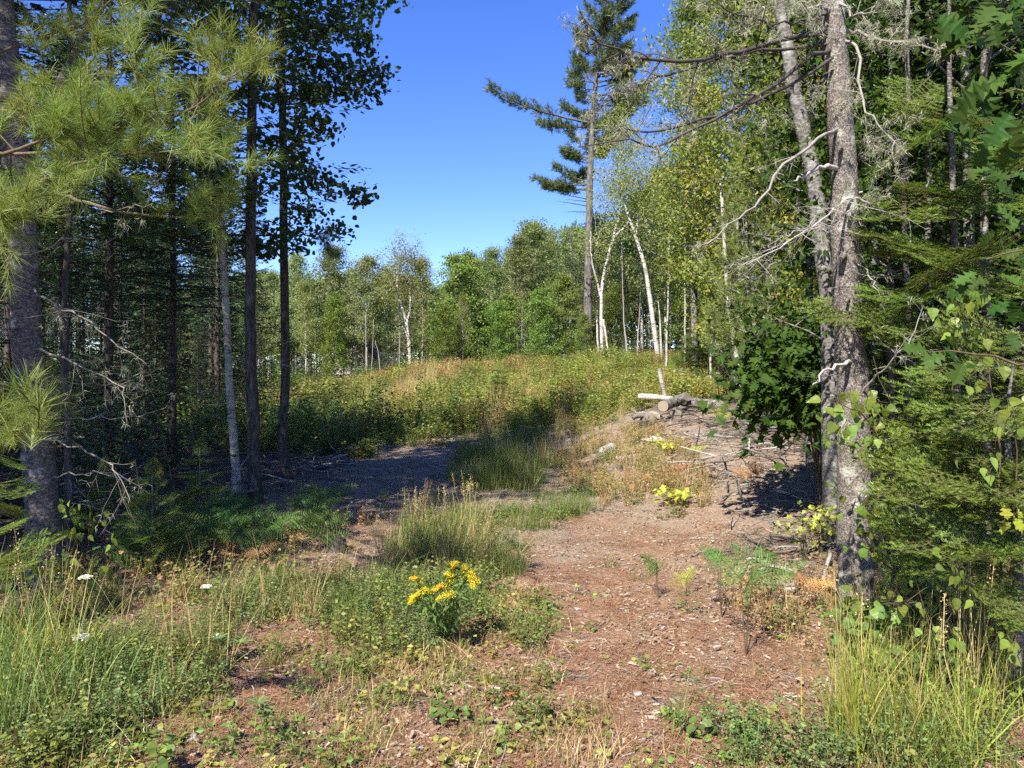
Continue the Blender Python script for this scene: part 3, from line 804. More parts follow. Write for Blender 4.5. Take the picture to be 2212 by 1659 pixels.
# white birches drawn stem by stem
def stemtree(name, stems, crown_pts, label, bark, leaf, r0, nleaf, lsize, sig, cat="tree", d0=None):
    base = gd(stems[0][0][0], stems[0][0][2]); base[2] -= .1
    r = root(name, base, label, cat)
    for j, st in enumerate(stems):
        b = MB(); p = rel(P_(st), base)
        if j == 0: p[0, 2] = 0.0
        p = curve(p, 22, .012)
        rad = (r0 if j == 0 else r0 * .6) * (1 - np.linspace(0, 1, 22)) ** .6 * .85 + r0 * .14
        b.tube(p, rad, 9, .5, 0, rough=.06)
        ob("trunk" if j == 0 else "limb", b.mesh("trunk", bark), r)
    if crown_pts:
        b = MB(); tb = MB(); tips = []
        for (px, py, d, rx, ry, n) in crown_pts:
            c = rel(P_([(px, py, d)]), base)[0]; m_ = d / FPX
            q = rng.normal(0, .5, (n, 3)) * np.array((rx, (rx + ry) / 2, ry)) * m_ + c
            tips.append(q)
            for e in q[::2]: tb.tube(np.array((c + (e - c) * .15, (c + e) / 2 + rng.normal(0, .1, 3), e)), (.014, .009, .004), 3, .5, 0, cap=False)
        tips = np.concatenate(tips)
        leaves_at(b, tips, max(2, nleaf // len(tips)), (sig, sig, sig * .9), lsize, LEAF, 0)
        ob("crown", b.mesh("crown", leaf), r); ob("branches", tb.mesh("branches", bark), r)
    return r
stemtree("birch_tree", [[(1301, 775, 42), (1300, 626, 42), (1325, 513, 42), (1338, 455, 42), (1340, 333, 42)], [(1301, 655, 42), (1290, 610, 42), (1278, 560, 41.7), (1276, 500, 41.5)],
                        [(1325, 513, 42), (1350, 490, 42), (1358, 478, 42)], [(1303, 690, 42), (1311, 740, 41.9), (1313, 770, 41.9)]],
         [(1345, 330, 42, 60, 70, 120), (1320, 420, 42, 60, 60, 90), (1290, 520, 42, 55, 60, 60), (1350, 270, 42, 45, 50, 60)],
         "white birch with forked stems next to the big pine's trunk", M['birch'], M['birch_leaf'], .105, 9000, .11, .25)
stemtree("birch_tree", [[(1423, 780, 37), (1404, 645, 37), (1394, 582, 37), (1369, 499, 37), (1350, 440, 37), (1343, 395, 37)], [(1372, 505, 37), (1378, 480, 37), (1370, 462, 37)]],
         [(1350, 400, 37, 50, 60, 90), (1390, 470, 37, 50, 60, 60), (1400, 380, 37, 50, 60, 70)],
         "white birch trunk curving up to the left at the meadow's right edge", M['birch'], M['birch_leaf'], .125, 6500, .10, .25)
stemtree("birch_tree", [[(887, 800, 48), (884, 760, 48), (878, 694, 48), (862, 640, 48), (858, 600, 48), (870, 540, 48)], [(880, 700, 48), (886, 660, 48), (884, 600, 48)], [(886, 745, 48), (876, 715, 47.8), (870, 705, 47.8)]],
         [(868, 590, 48, 55, 60, 110), (880, 560, 48, 40, 40, 60), (845, 620, 48, 40, 40, 40)],
         "white forked birch standing alone at the left end of the meadow", M['birch'], M['birch_leaf'], .12, 7000, .11, .25)
for px, d, ty, lean, w in ((790, 47, 640, 0, .05), (800, 49, 650, 4, .045), (826, 47, 700, -9, .045), (1355, 40, 560, -6, .06), (1430, 37.2, 690, -4, .07), (1375, 41, 620, 5, .05)):
    b = MB(); base = gd(px, d)
    p = curve(np.array([(0, 0, -.2), (lean * .012, 0, 1.2), (lean * .03, .05, 2.4), (lean * .05, 0, (770 - ty) / FPX * d + 1.2)]), 12, .012)
    b.tube(p, w * (1 - np.linspace(0, .7, 12)), 7, .7, 0)
    r = root("bare_tree", base, "bare pale slim trunk standing at the meadow's far edge", "tree", "bare pale slim trunks along the far edge of the meadow")
    ob("trunk", b.mesh("trunk", M['dead'] if w < .065 else M['birch_grey']), r)

# ------------------------------------------------------------------ the right hand wood
GR = "trees crowding the right hand wood"
big_maple = broadleaf(201, 15.5, .17, .10, 2.9, 30000, .115, M['maple_gold'], M['bark_grey'], LOBE, 70, (.25, 1.0), .27, top=.7, rr=(0, .8), subs=6)
plant("maple_tree", big_maple, gd(1590, 24), .6, 1, "big maple turning yellow green, tallest crown right of the leaning birches", "tree")
big_maple2 = broadleaf(202, 14, .16, .25, 2.6, 20000, .11, M['maple'], M['bark_grey'], LOBE, 60, (.3, 1.0), .26, top=.7, rr=(.1, 1))
plant("maple_tree", big_maple2, gd(1500, 30), 2.2, (.95, .95, 1.1), "tall green maple just left of the turning maple", "tree")
plant("maple_tree", big_maple2, gd(1700, 19), 4.0, (.9, .9, 1.05), "tall green maple seen between the turning maple and the grey leaning trunk", "tree")
plant("maple_tree", big_maple, gd(1880, 15), 3.1, (.85, .85, .95), "tall maple behind the rough spruce trunk", "tree")
plant("maple_tree", big_maple2, gd(2080, 11), 5.1, (.8, .8, .9), "shaded maple behind the fir boughs at the picture's right side", "tree")
young = pine(210, 6.4, .07, [(.12 + .86 * k / 60, k * 2.4, 1.35 * (1 - k / 66) + .15, .45) for k in range(60)], M['pine_lit'], M['bark_grey'], None, 16, .12, .008, 46, 7)
plant("pine_tree", young, gd(1665, 16.5), 0, 1, "fuzzy bright green young pine behind the oak bush", "tree")
plant("pine_tree", young, gd(1725, 18), 2, (.9, .9, .85), "second fuzzy young pine half hidden by the grey leaning trunk", "tree")
for px, d, w, lean in ((1592, 21, .085, -.45), (1612, 21.5, .07, -.3), (1622, 22, .06, -.15), (1632, 21.2, .075, -.1), (1655, 22, .06, .1), (1440, 33, .06, .1), (1535, 26, .05, .1), (1480, 30, .05, 0)):
    b = MB(); p = curve(np.array([(-lean * .3, 0, -.2), (0, 0, 1.), (lean * .6, 0, 3.0), (lean, 0, 6.)]), 14, .01)
    p[:, 0] += 0
    b.tube(p, w * (1 - np.linspace(0, .5, 14)), 8, .5, 0, rough=.06)
    base = gd(px, d)
    r = root("birch_tree", base, "pale lichened birch trunk in the clump beside the young pine" if px > 1550 and px < 1650 else "slim pale birch trunk at the right wood's sunny edge", "tree", "pale trunk clump by the young pine" if px > 1550 and px < 1650 else "slim pale trunks at the right wood's edge")
    ob("trunk", b.mesh("trunk", M['birch_grey']), r)

# dense small trees of both woods, at middle distance
MID = {}
for i in range(3):
    MID['spruce%d' % i] = conifer(220 + i, 13, .10, .30, 1.7, M['fir_dark'], M['bark_dark'], .22, 5, 58, .155, .35, 46, M['dead_dark'])
    MID['fir%d' % i] = conifer(230 + i, 7, .06, .06, 1.35, M['fir'], M['bark_grey'], .17, 5, 62, .12, .12, 8, M['dead'])
for i in range(2):
    MID['aspen%d' % i] = broadleaf(240 + i, 13, .085, .38, 1.9, 15000, .062, M['aspen'], M['bark_dark'], ROUND, 44, (.35, .9), .20, wob=.05)
    MID['maple%d' % i] = broadleaf(250 + i, 8.5, .06, .18, 1.8, 11000, .085, M['oak'], M['bark_grey'], LOBE, 40, (.2, .9), .22)
NM = dict(spruce="spruce_tree", fir="fir_tree", aspen="aspen_tree", maple="maple_tree")
def mid(kind, x, y, s, label, group):
    return plant(NM[kind[:-1]], MID[kind], (x, y, hz(x, y) - .05), rng.random() * 6.28, s, label, "tree", group)

def spread(n, test, xr, yr, gap, seed):
    g = np.random.default_rng(seed); out = []
    for _ in range(40000):
        if len(out) >= n: break
        x, y = g.uniform(*xr), g.uniform(*yr)
        if not test(x, y): continue
        if all((x - a) ** 2 + (y - b) ** 2 > gap * gap for a, b in out): out.append((x, y))
    return out
ORD = "first second third fourth fifth sixth seventh eighth ninth tenth eleventh twelfth thirteenth fourteenth fifteenth sixteenth seventeenth eighteenth nineteenth twentieth".split()
def wood(pts, kinds, words_, tail, grp, seed, scale=(.85, 1.15)):
    """plant a wood; each tree is told apart by its place in the row of its kind, read from the landmark outward"""
    g = np.random.default_rng(seed); by = {}
    for i, (x, y) in enumerate(pts):
        k = kinds[i % len(kinds)]; by.setdefault(k, []).append((x / y, x, y))
    for k, lst in by.items():
        for j, (_, x, y) in enumerate(sorted(lst, key=lambda t: abs(t[0]))):
            lab = "%s %s %s" % (ORD[j], words_[k], tail) if j < len(ORD) else "outlying %s %s" % (words_[k], tail)
            mid(k + str(int(g.integers(0, 2 if k in ('maple', 'aspen') else 3))), x, y, g.uniform(*scale) * (.8 if k == 'fir' and x < 0 else 1), lab, grp % k)
for i in range(3): MID['shrubby%d' % i] = LIB['spruce%d' % i][1]
NM['shrubby'] = "spruce_sapling"
# right wood
pts = spread(70, lambda x, y: x / y > .29 + .29 * (1 - ss(9, 22, y)) and x / y < 1.1, (3, 26), (7.5, 44), 1.55, 5)
wood(pts, ('fir', 'spruce', 'maple', 'fir', 'spruce', 'maple'), dict(fir="green fir", spruce="dark spruce", maple="leafy maple"), "rightward from the young pine in the right wood", "%ss of the right hand wood", 71, (.8, 1.2))
pts = spread(16, lambda x, y: x / y > .50 and x / y < .95, (2.8, 9.5), (5.6, 11.5), 1.0, 15)
for j, (x, y) in enumerate(sorted(pts, key=lambda t: t[0] / t[1])):
    mid('shrubby%d' % (j % 3), x, y, rng.uniform(.45, .85), "%s dense dark young spruce rightward behind the sunlit fir" % ORD[j], "dense young spruces behind the sunlit fir")
for j, (x, y, s) in enumerate(((3.95, 6.4, .85), (4.7, 6.9, .9), (4.4, 8.2, 1.0), (5.6, 7.6, .9), (3.75, 7.6, .8))):
    mid('maple%d' % (j % 2), x, y, s, "%s dark leaved maple rightward behind the rough spruce trunk" % ORD[j], "dark leaved maples behind the rough spruce trunk")
# left wood: dark, standing left of the line from the camera past the slim aspen
pts = spread(92, lambda x, y: x / y < -.345 - .10 * (1 - ss(12, 20, y)) and x / y > -1.2 and x < -4.3, (-40, -4), (8.2, 56), 1.35, 9)
wood(pts, ('spruce', 'spruce', 'aspen', 'spruce', 'fir', 'spruce', 'aspen'), dict(fir="shaded fir", spruce="bare boughed dark spruce", aspen="shaded aspen"), "leftward in the dark left wood", "%ss of the dark left hand wood", 73, (.82, 1.05))
pts = spread(40, lambda x, y: x / y < -.38 - .05 * (1 - ss(12, 20, y)) and x / y > -.9, (-30, -4.6), (10, 40), 1.5, 17)
for j, (x, y) in enumerate(sorted(pts, key=lambda t: -t[0] / t[1])):
    mid('shrubby%d' % (j % 3), x, y, rng.uniform(.3, .62) * (1 + .4 * float(ss(20, 35, y))), "%s low bushy spruce leftward under the dark left wood" % ORD[j] if j < 20 else "low bushy spruce at the outer left under the dark left wood", "low bushy spruces under the dark left wood")
# the same wood goes on behind and left of the camera, and shades the left trees
for (x, y, k, s) in ((-9.5, 5.5, 'spruce0', 1.15), (-8.0, 3.0, 'aspen1', 1.1), (-10.5, 1.5, 'spruce1', 1.1), (-12.5, 4, 'spruce2', 1.2), (-7.2, 6.4, 'spruce1', .9), (-13, 8, 'aspen0', 1.2), (-12, -1.5, 'spruce0', 1.1), (-15, 1, 'spruce2', 1.2), (-6.3, 4.6, 'spruce2', 1.0), (-8.8, 7.4, 'spruce0', 1.1), (-7.4, 1.0, 'spruce0', 1.15), (-5.5, 2.7, 'spruce1', 1.05)):
    mid(k, x, y, s, "tree of the left hand wood standing beyond the picture's left side", "left hand wood beyond the picture's left side")
# ------------------------------------------------------------------ near leaves as single pieces
def leaf_mesh(name, half, mat, fold=.12, curl=.18, seed=0, veins=True):
    """one leaf blade from its half outline [(x, y)]; midrib along y"""
    g = np.random.default_rng(seed); h = np.array(half, float)
    n = len(h); mid_ = np.stack((np.zeros(n), h[:, 1] * .98 + .0), -1); mid_[:, 1] = np.linspace(0, 1, n)
    def z(p): return fold * np.abs(p[:, 0]) - curl * p[:, 1] ** 2 + g.normal(0, .012, len(p))
    Rt = h.copy(); Lf = h * np.array((-1, 1)); Rt[:, 0] *= g.uniform(.9, 1.1, n); Lf[:, 0] *= g.uniform(.9, 1.1, n)
    V = np.concatenate([np.column_stack((a, z(a))) for a in (mid_, Rt, Lf)])
    i = np.arange(n - 1)
    f = np.concatenate((np.stack((i, n + i, n + i + 1, i + 1), -1), np.stack((i, i + 1, 2 * n + i + 1, 2 * n + i), -1)))
    b = MB(); b.add(V, f, g.random(), 0, False)
    # stalk
    b.tube(np.array([(0, -.22, .02), (0, -.1, .01), (0, 0, 0)]), .010, 3, .2, 0, cap=False)
    return b.mesh(name, mat)
OAK = [(0.004, 0), (.05, .07), (.20, .13), (.09, .22), (.34, .33), (.12, .42), (.11, .46), (.42, .60), (.16, .66), (.15, .70), (.34, .84), (.10, .86), (.004, 1.0)]
BIR = [(0.004, 0), (.24, .07), (.36, .22), (.35, .36), (.27, .52), (.16, .70), (.07, .86), (.004, 1.0)]
MAP = [(0.004, 0), (.30, -.05), (.42, .10), (.22, .22), (.52, .42), (.46, .58), (.20, .52), (.24, .80), (.10, .76), (.004, 1.05)]
ROU = [(0.004, 0), (.30, .02), (.45, .22), (.46, .46), (.32, .74), (.15, .92), (.004, 1.0)]
def leafset(name, half, mat, n, **k): return [leaf_mesh(name, half, mat, seed=i, **k) for i in range(n)]
L_OAK = leafset("oak_leaf", OAK, M['oak'], 5, fold=.15, curl=.22)
L_BIR = leafset("birch_leaf", BIR, M['birch_near'], 4)
L_YEL = leafset("yellow_leaf", BIR, M['yellow_leaf'], 2)
L_LIM = leafset("maple_leaf", MAP, M['lime'], 4, curl=.1)
L_ROU = leafset("round_leaf", ROU, M['weed'], 3, curl=.1)
def leaf_objs(parent, base, pts, dirs, ups, sizes, meshes, nm="leaf"):
    Rm = frames(np.asarray(dirs, float), np.asarray(ups, float))
    for p, r, s in zip(pts, Rm, sizes):
        o = ob(nm, meshes[int(rng.integers(0, len(meshes)))], parent)
        o.matrix_local = mat4(np.asarray(p) - base, r, float(s))
TOSUN = -np.array(SUN_TRAVEL)

# ------------------------------------------------------------------ the near left pine
A0 = np.array((*at(100, 1262, 6.0)[:2], 0)); A0[2] = hz(A0[0], A0[1]) - .05
pA = root("pine_tree", A0, "thick grey pine trunk with bright needle boughs at the picture's left side", "tree")
trA = curve(rel(P_([(100, 1275, 6), (85, 1015, 6), (62, 800, 6), (45, 485, 6.05), (25, 250, 6.1), (2, 0, 6.2), (-30, -380, 6.4), (-60, -800, 6.6), (-90, -1500, 6.8), (-100, -2300, 7)]), A0), 80, .004)
b = MB(); tt = trA[:, 2]
fine = np.array([along(trA, x) for x in np.linspace(0, 1, 260)]); tt = fine[:, 2]
b.tube(fine, (.125 - .0075 * tt) * (1 + .3 * np.exp(-tt * 4)), 38, .5, 0, rough=.035)
ob("trunk", b.mesh("trunk", M['bark_pine']), pA)
b = MB(); b.tube(curve(rel(P_([(40, 420, 6.05), (110, 230, 6.4), (169, 92, 6.6), (204, 41, 6.7), (250, -40, 6.9), (330, -250, 7.2)]), A0), 18, .005), .045 * (1 - np.linspace(0, .6, 18)), 9, .5, 0, rough=.06)
ob("limb", b.mesh("limb", M['bark_dark']), pA)
zA = lambda z: float(np.interp(z, trA[:, 2], np.linspace(0, 1, 80)))
q = pine(306, 14, .02, [(zA(4.9 + 9.0 * k / 64), k * 2.4 + .3, (3.3 - 2.2 * k / 64) * rng.uniform(.75, 1.1), .22) for k in range(64)], M['pine'], M['bark_dark'], trA, 9, .18, .024, 22, 3)
ob("branches", q[0][1], pA); ob("crown", q[1][1], pA)
TUFTS = [tuft_tpl(80, .098, .0018, (.2, 1.3), .12, seed=70 + i) for i in range(4)]
DEEP = 1.22
def pine_bough(ctrl, parent, base, nshoot, slen, r=.012, mat=None, ns=3, tscale=1.0, umin=.25, name="bough", tend=True):
    p = curve(rel(P_([(a_, b_, c_ * DEEP) for a_, b_, c_ in ctrl]), base), 18, .004)
    w, nb = MB(), MB(); s = np.linspace(0, 1, 18)
    w.tube(p, r * (1 - .7 * s), 6, .6, 0, cap=False, rough=.1)
    TP, TD = [], []
    for j in range(nshoot):
        u = rng.uniform(umin, 1); i = min(int(u * 17), 16)
        q = along(p, u); tg = nrm(p[i + 1] - p[i])
        d = nrm(tg * .8 + rng.normal(0, .55, 3) + UP * .25)
        Ls = slen * rng.uniform(.4, 1.1)
        e = q + d * Ls; mdl = (q + e) / 2 + rng.normal(0, .02, 3) - UP * .015
        sh = curve(np.array((q, mdl, e)), 6)
        w.tube(sh, np.linspace(.0045, .0025, 6), 4, .5, 0, cap=False)
        TP.append(e); TD.append(e - mdl)
        for k in range(ns):
            x = rng.uniform(.35, .95); q2 = along(sh, x)
            d2 = nrm(nrm(e - mdl) * .7 + rng.normal(0, .55, 3) + UP * .2); e2 = q2 + d2 * rng.uniform(.06, .16)
            w.tube(np.array((q2, e2)), (.003, .002), 3, .5, 0, cap=False)
            TP.append(e2); TD.append(d2)
    if tend: TP.append(p[-1]); TD.append(p[-1] - p[-3])
    TP, TD = np.array(TP), np.array(TD)
    for i in range(4):
        sl = slice(i, None, 4); N = len(TP[sl])
        if N: nb.tpl(*TUFTS[i], TP[sl], frames(TD[sl], rdir(N)), tscale * rng.uniform(.55, 1.3, N), np.clip(rng.normal(.5, .22, N), 0, 1), 0)
    o = ob(name, w.mesh(name, M['twig']), parent)
    ob("needles", nb.mesh("needles", mat or M['pine_lit']), o)
for ctrl, n, sl in (
    ([(-150, 250, 4.6), (60, 255, 4.0), (230, 275, 3.6), (330, 268, 3.4), (440, 220, 3.2), (500, 160, 3.1)], 17, .30),
    ([(-120, 330, 4.2), (80, 330, 3.7), (220, 300, 3.4), (296, 230, 3.3), (283, 120, 3.3), (285, 40, 3.4)], 18, .26),
    ([(-120, 200, 4), (20, 240, 3.6), (110, 200, 3.4), (180, 150, 3.3)], 10, .24),
    ([(-110, 420, 3.8), (60, 400, 3.5), (180, 350, 3.4), (330, 330, 3.3), (440, 330, 3.3)], 18, .28),
    ([(-90, 330, 3.2), (20, 330, 3.1), (130, 290, 3.1), (230, 340, 3.1)], 13, .24),
    ([(-90, 500, 3.1), (-20, 480, 3.0), (40, 440, 2.95)], 9, .2),
    ([(-60, 140, 4.4), (60, 90, 4.4), (180, 50, 4.4), (260, -20, 4.4)], 9, .28),
    ([(-120, 970, 2.5), (-50, 955, 2.35), (10, 940, 2.25), (70, 915, 2.2)], 6, .12),
): pine_bough(ctrl, pA, A0, int(n * 1.25), sl * 1.2, tscale=1.05)
DEEP = 1.15
pine_bough([(117, 414, 4.5), (194, 440, 4.2), (286, 460, 4), (388, 470, 3.9), (490, 470, 3.8)], pA, A0, 9, .2, .014, umin=.6)
DEEP = 1.0
pine_bough([(60, 860, 5.6), (120, 850, 5.3), (165, 855, 5.1)], pA, A0, 4, .2, .008, M['pine'], 2)
pine_bough([(30, 880, 5.4), (60, 865, 5.0), (90, 868, 4.9)], pA, A0, 3, .15, .008, M['pine'], 2)
def dead_on(parent, base, ctrl, r, nsub, sub=.4, lich=0, rn=.7, mat='dead', depth=2, down=0., curl=0., jit=.012, umin=.2, n=16):
    p = curve(rel(P_(ctrl), base), n, jit); b = MB()
    q = deadwood(b, p, r, nsub, sub, depth, rn, down, curl, 6, umin=umin)
    o = ob("dead_branch", b.mesh("dead_branch", M[mat]), parent)
    if lich:
        lb = MB(); lichen(lb, q, lich); ob("lichen", lb.mesh("lichen", M['lichen']), o)
for ctrl, r, k, l in (
    ([(75, 625, 5.9), (130, 662, 5.6), (179, 690, 5.4), (266, 751, 5.1), (317, 787, 5.0)], .013, 12, 260),
    ([(72, 755, 5.9), (140, 775, 5.6), (202, 802, 5.4), (267, 840, 5.2), (271, 899, 5.1)], .013, 12, 260),
    ([(100, 950, 5.9), (165, 967, 5.5), (230, 1001, 5.2), (258, 1029, 5.1), (277, 1088, 5.0)], .011, 9, 60),
    ([(110, 1027, 6.0), (180, 1022, 5.9), (250, 1030, 5.8), (330, 1050, 5.6)], .009, 9, 0),
    ([(60, 560, 6.0), (150, 510, 5.8), (220, 520, 5.7), (270, 500, 5.6)], .009, 7, 60),
    ([(60, 400, 6.0), (160, 430, 5.5), (250, 455, 5.2), (330, 440, 5.0)], .012, 8, 100),
    ([(50, 700, 6.0), (0, 720, 5.7), (-60, 760, 5.4)], .012, 8, 80),
    ([(60, 800, 6.0), (10, 830, 5.6), (-50, 850, 5.4)], .010, 8, 60),
    ([(80, 880, 6.0), (150, 900, 6.2), (260, 905, 6.4), (360, 880, 6.6)], .008, 9, 40),
    ([(80, 820, 6.0), (200, 830, 6.2), (300, 815, 6.4), (335, 790, 6.5)], .008, 9, 40),
): dead_on(pA, A0, ctrl, r * .75, k, .45, l, rng.uniform(.2, .8))

# slim trunks before the left wood
def slim(name, ctrl, r0, label, bark, crown=None, taper=.5, dead=0):
    base = gd(ctrl[0][0], ctrl[0][2]); base[2] -= .06
    r = root(name, base, label, "tree"); p = rel(P_(ctrl), base); p[0, 2] = 0
    p = curve(p, 30, .004); b = MB(); t = np.linspace(0, 1, 30)
    b.tube(p, r0 * (1 - taper * t) * (1 + .3 * np.exp(-t * 26)), 12, .5, 0, rough=.06)
    ob("trunk", b.mesh("trunk", bark), r)
    for i in range(dead):
        d = MB(); a0 = along(p, rng.uniform(.08, .62)); az = rng.uniform(-.6, PI + .6) + PI; L_ = rng.uniform(.4, 1.2)
        s = np.linspace(0, 1, 8)[:, None]
        deadwood(d, a0 + np.array((math.cos(az), math.sin(az), rng.uniform(-.4, .2))) * L_ * s + np.cumsum(rng.normal(0, .02, (8, 3)), 0) * s, .007, 6, .45, 2, rng.random())
        ob("dead_branch", d.mesh("dead_branch", M['dead']), r)
    return r, p, base
slim("young_birch", [(152, 1205, 7.2), (148, 1050, 7.2), (145, 900, 7.2), (140, 700, 7.2), (150, 300, 7.3), (150, -300, 7.4)], .038, "thin mottled young trunk just right of the thick pine trunk", M['bark_dark'], dead=3)  # dark bark colour stands in for shade on this trunk
rC, pC, bC = slim("aspen_tree", [(512, 1072, 10.6), (504, 940, 10.6), (496, 843, 10.6), (487, 650, 10.6), (478, 511, 10.6), (468, 300, 10.7), (455, 0, 10.8), (440, -400, 11), (430, -800, 11)], .060, "pale sunlit slim trunk, leftmost of the three beside the track", M['birch_grey'], dead=3)
rD, pD, bD = slim("spruce_tree", [(553, 1086, 10.2), (546, 900, 10.2), (541, 700, 10.2), (543, 400, 10.2), (547, 0, 10.3), (550, -500, 10.4), (552, -1000, 10.5)], .088, "dark straight spruce trunk, middle one of the three beside the track", M['bark_dark'], dead=9)
rE, pE, bE = slim("aspen_tree", [(622, 1040, 12.5), (609, 949, 12.5), (616, 811, 12.5), (613, 500, 12.5), (611, 245, 12.5), (604, 0, 12.6), (600, -400, 12.7), (604, -1050, 12.8)], .085, "dark slim aspen, its leaves against the sky, rightmost trunk beside the track", M['bark_dark'], .75, dead=3)
def crown_on(r, p, base, seed, cb, R, nleaf, lsize, leaf, tpl, bark, nbr, prune=None, elev=(.1, .9), sig=.16):
    q = broadleaf(seed, 1, .05, cb, R, nleaf, lsize, leaf, bark, tpl, nbr, elev, sig, ptrunk=p, top=.8, prune=prune, subs=6, sides=3)
    # only limbs and leaves are used: the trunk is already there
    ob("branches", q[0][1], r); ob("crown", q[1][1], r)
crown_on(rE, pE, bE, 301, .575, 2.1, 13000, .085, M['aspen'], ROUND, M['bark_dark'], 48, sig=.12)
crown_on(rC, pC, bC, 303, .46, 2.1, 11000, .085, M['aspen'], ROUND, M['bark_dark'], 40, sig=.12)
# the low leafy bough against the sky
b, w = MB(), MB()
for ctrl, n in (([(616, 395, 12.5), (660, 385, 12.3), (720, 395, 12.2), (770, 420, 12.1), (806, 425, 12.0)], 30), ([(616, 345, 12.5), (640, 355, 12.4), (665, 370, 12.3), (690, 385, 12.3)], 14), ([(616, 440, 12.5), (645, 445, 12.4), (670, 455, 12.3), (690, 430, 12.3)], 12),
                ([(611, 250, 12.5), (660, 255, 12.3), (700, 265, 12.2), (735, 280, 12.1)], 26), ([(606, 120, 12.5), (680, 130, 12.3), (760, 150, 12.1), (835, 155, 12.0)], 44), ([(606, 60, 12.6), (700, 60, 12.4), (770, 70, 12.2), (815, 110, 12.1)], 40), ([(608, 180, 12.5), (680, 185, 12.3), (760, 190, 12.1), (820, 185, 12.1)], 34)):
    p = curve(rel(P_(ctrl), bE), 12, .01); w.tube(p, .014 * (1 - np.linspace(0, .8, 12)), 4, .5, 0, cap=False)
    e = np.array([along(p, x) for x in rng.uniform(.18, 1, n)]) + rng.normal(0, .07, (n, 3)); e[:, 2] -= .04
    leaves_at(b, e, 8, (.085, .085, .075), .085, ROUND, 0, hang=.5, flat=.3)
ob("bough", w.mesh("bough", M['bark_dark']), rE); ob("foliage", b.mesh("foliage", M['aspen']), rE)
# spruce boughs high on the middle trunk
q = conifer(305, 9, .02, .02, 1.5, M['fir_dark'], M['bark_dark'], .24, 5, 70, .12, .35)
o = ob("crown", q[1][1], rD, (pD[-1][0] * .5, 0, 3.9))
pine_bough([(617, 500, 10.6), (650, 497, 10.3), (690, 505, 10.1), (712, 520, 10)], rD, bD, 4, .3, .008, M['pine'], 2, 1.6, .5)
# a dead sapling fallen against the sunny meadow
b = MB(); base = gp(630, 958)
p = curve(rel(P_([(628, 962, base[1]), (700, 915, base[1] + 3), (770, 872, base[1] + 6), (835, 838, base[1] + 8)]), base), 14, .012)
deadwood(b, p, .035, 7, .2, 1, .1)
tag(ob("leaning_sapling", b.mesh("leaning_sapling", M['dead_dark']), None, base), "dark dead sapling leaning from the slim aspen's foot across the meadow", "dead sapling")

# ------------------------------------------------------------------ the near right spruce and its neighbours
F0 = np.array((*at(1855, 1345, 5.0)[:2], 0)); F0[2] = hz(F0[0], F0[1]) - .05
rF = root("spruce_tree", F0, "rough grey spruce trunk with lichened dead branches on the right", "tree")
pF = curve(rel(P_([(1856, 1360, 5), (1847, 1237, 5), (1844, 1015, 5), (1842, 820, 5), (1834, 733, 5), (1827, 538, 5), (1822, 391, 5), (1812, 196, 5), (1800, 49, 5.02), (1780, -200, 5.1), (1760, -700, 5.2)]), F0), 60, .003)
tF = np.linspace(0, 1, 60); b = MB()
fine = np.array([along(pF, x) for x in np.linspace(0, 1, 300)]); tF = np.linspace(0, 1, 300)
b.tube(fine, .113 * (1 - .42 * tF) * (1 + .3 * np.exp(-tF * 26)), 46, .5, 0, rough=.055)
ob("trunk", b.mesh("trunk", M['bark_spruce']), rF)
for (px, py, r_) in ((1806, 560, .03), (1816, 786, .018), (1830, 955, .012), (1850, 905, .012), (1822, 470, .02), (1800, 330, .02), (1830, 1080, .01), (1818, 650, .014)):
    b = MB(); c = rel(P_([(px + 18, py, 4.97)]), F0)[0]
    b.tube(np.array((c, c + np.array((-.04, -.07, .012)), c + np.array((-.075, -.11, -.02)))), (r_, r_ * .8, r_ * .6), 7, .5, 0, rough=.3)
    ob("branch_stub", b.mesh("branch_stub", M['bark_spruce']), rF)
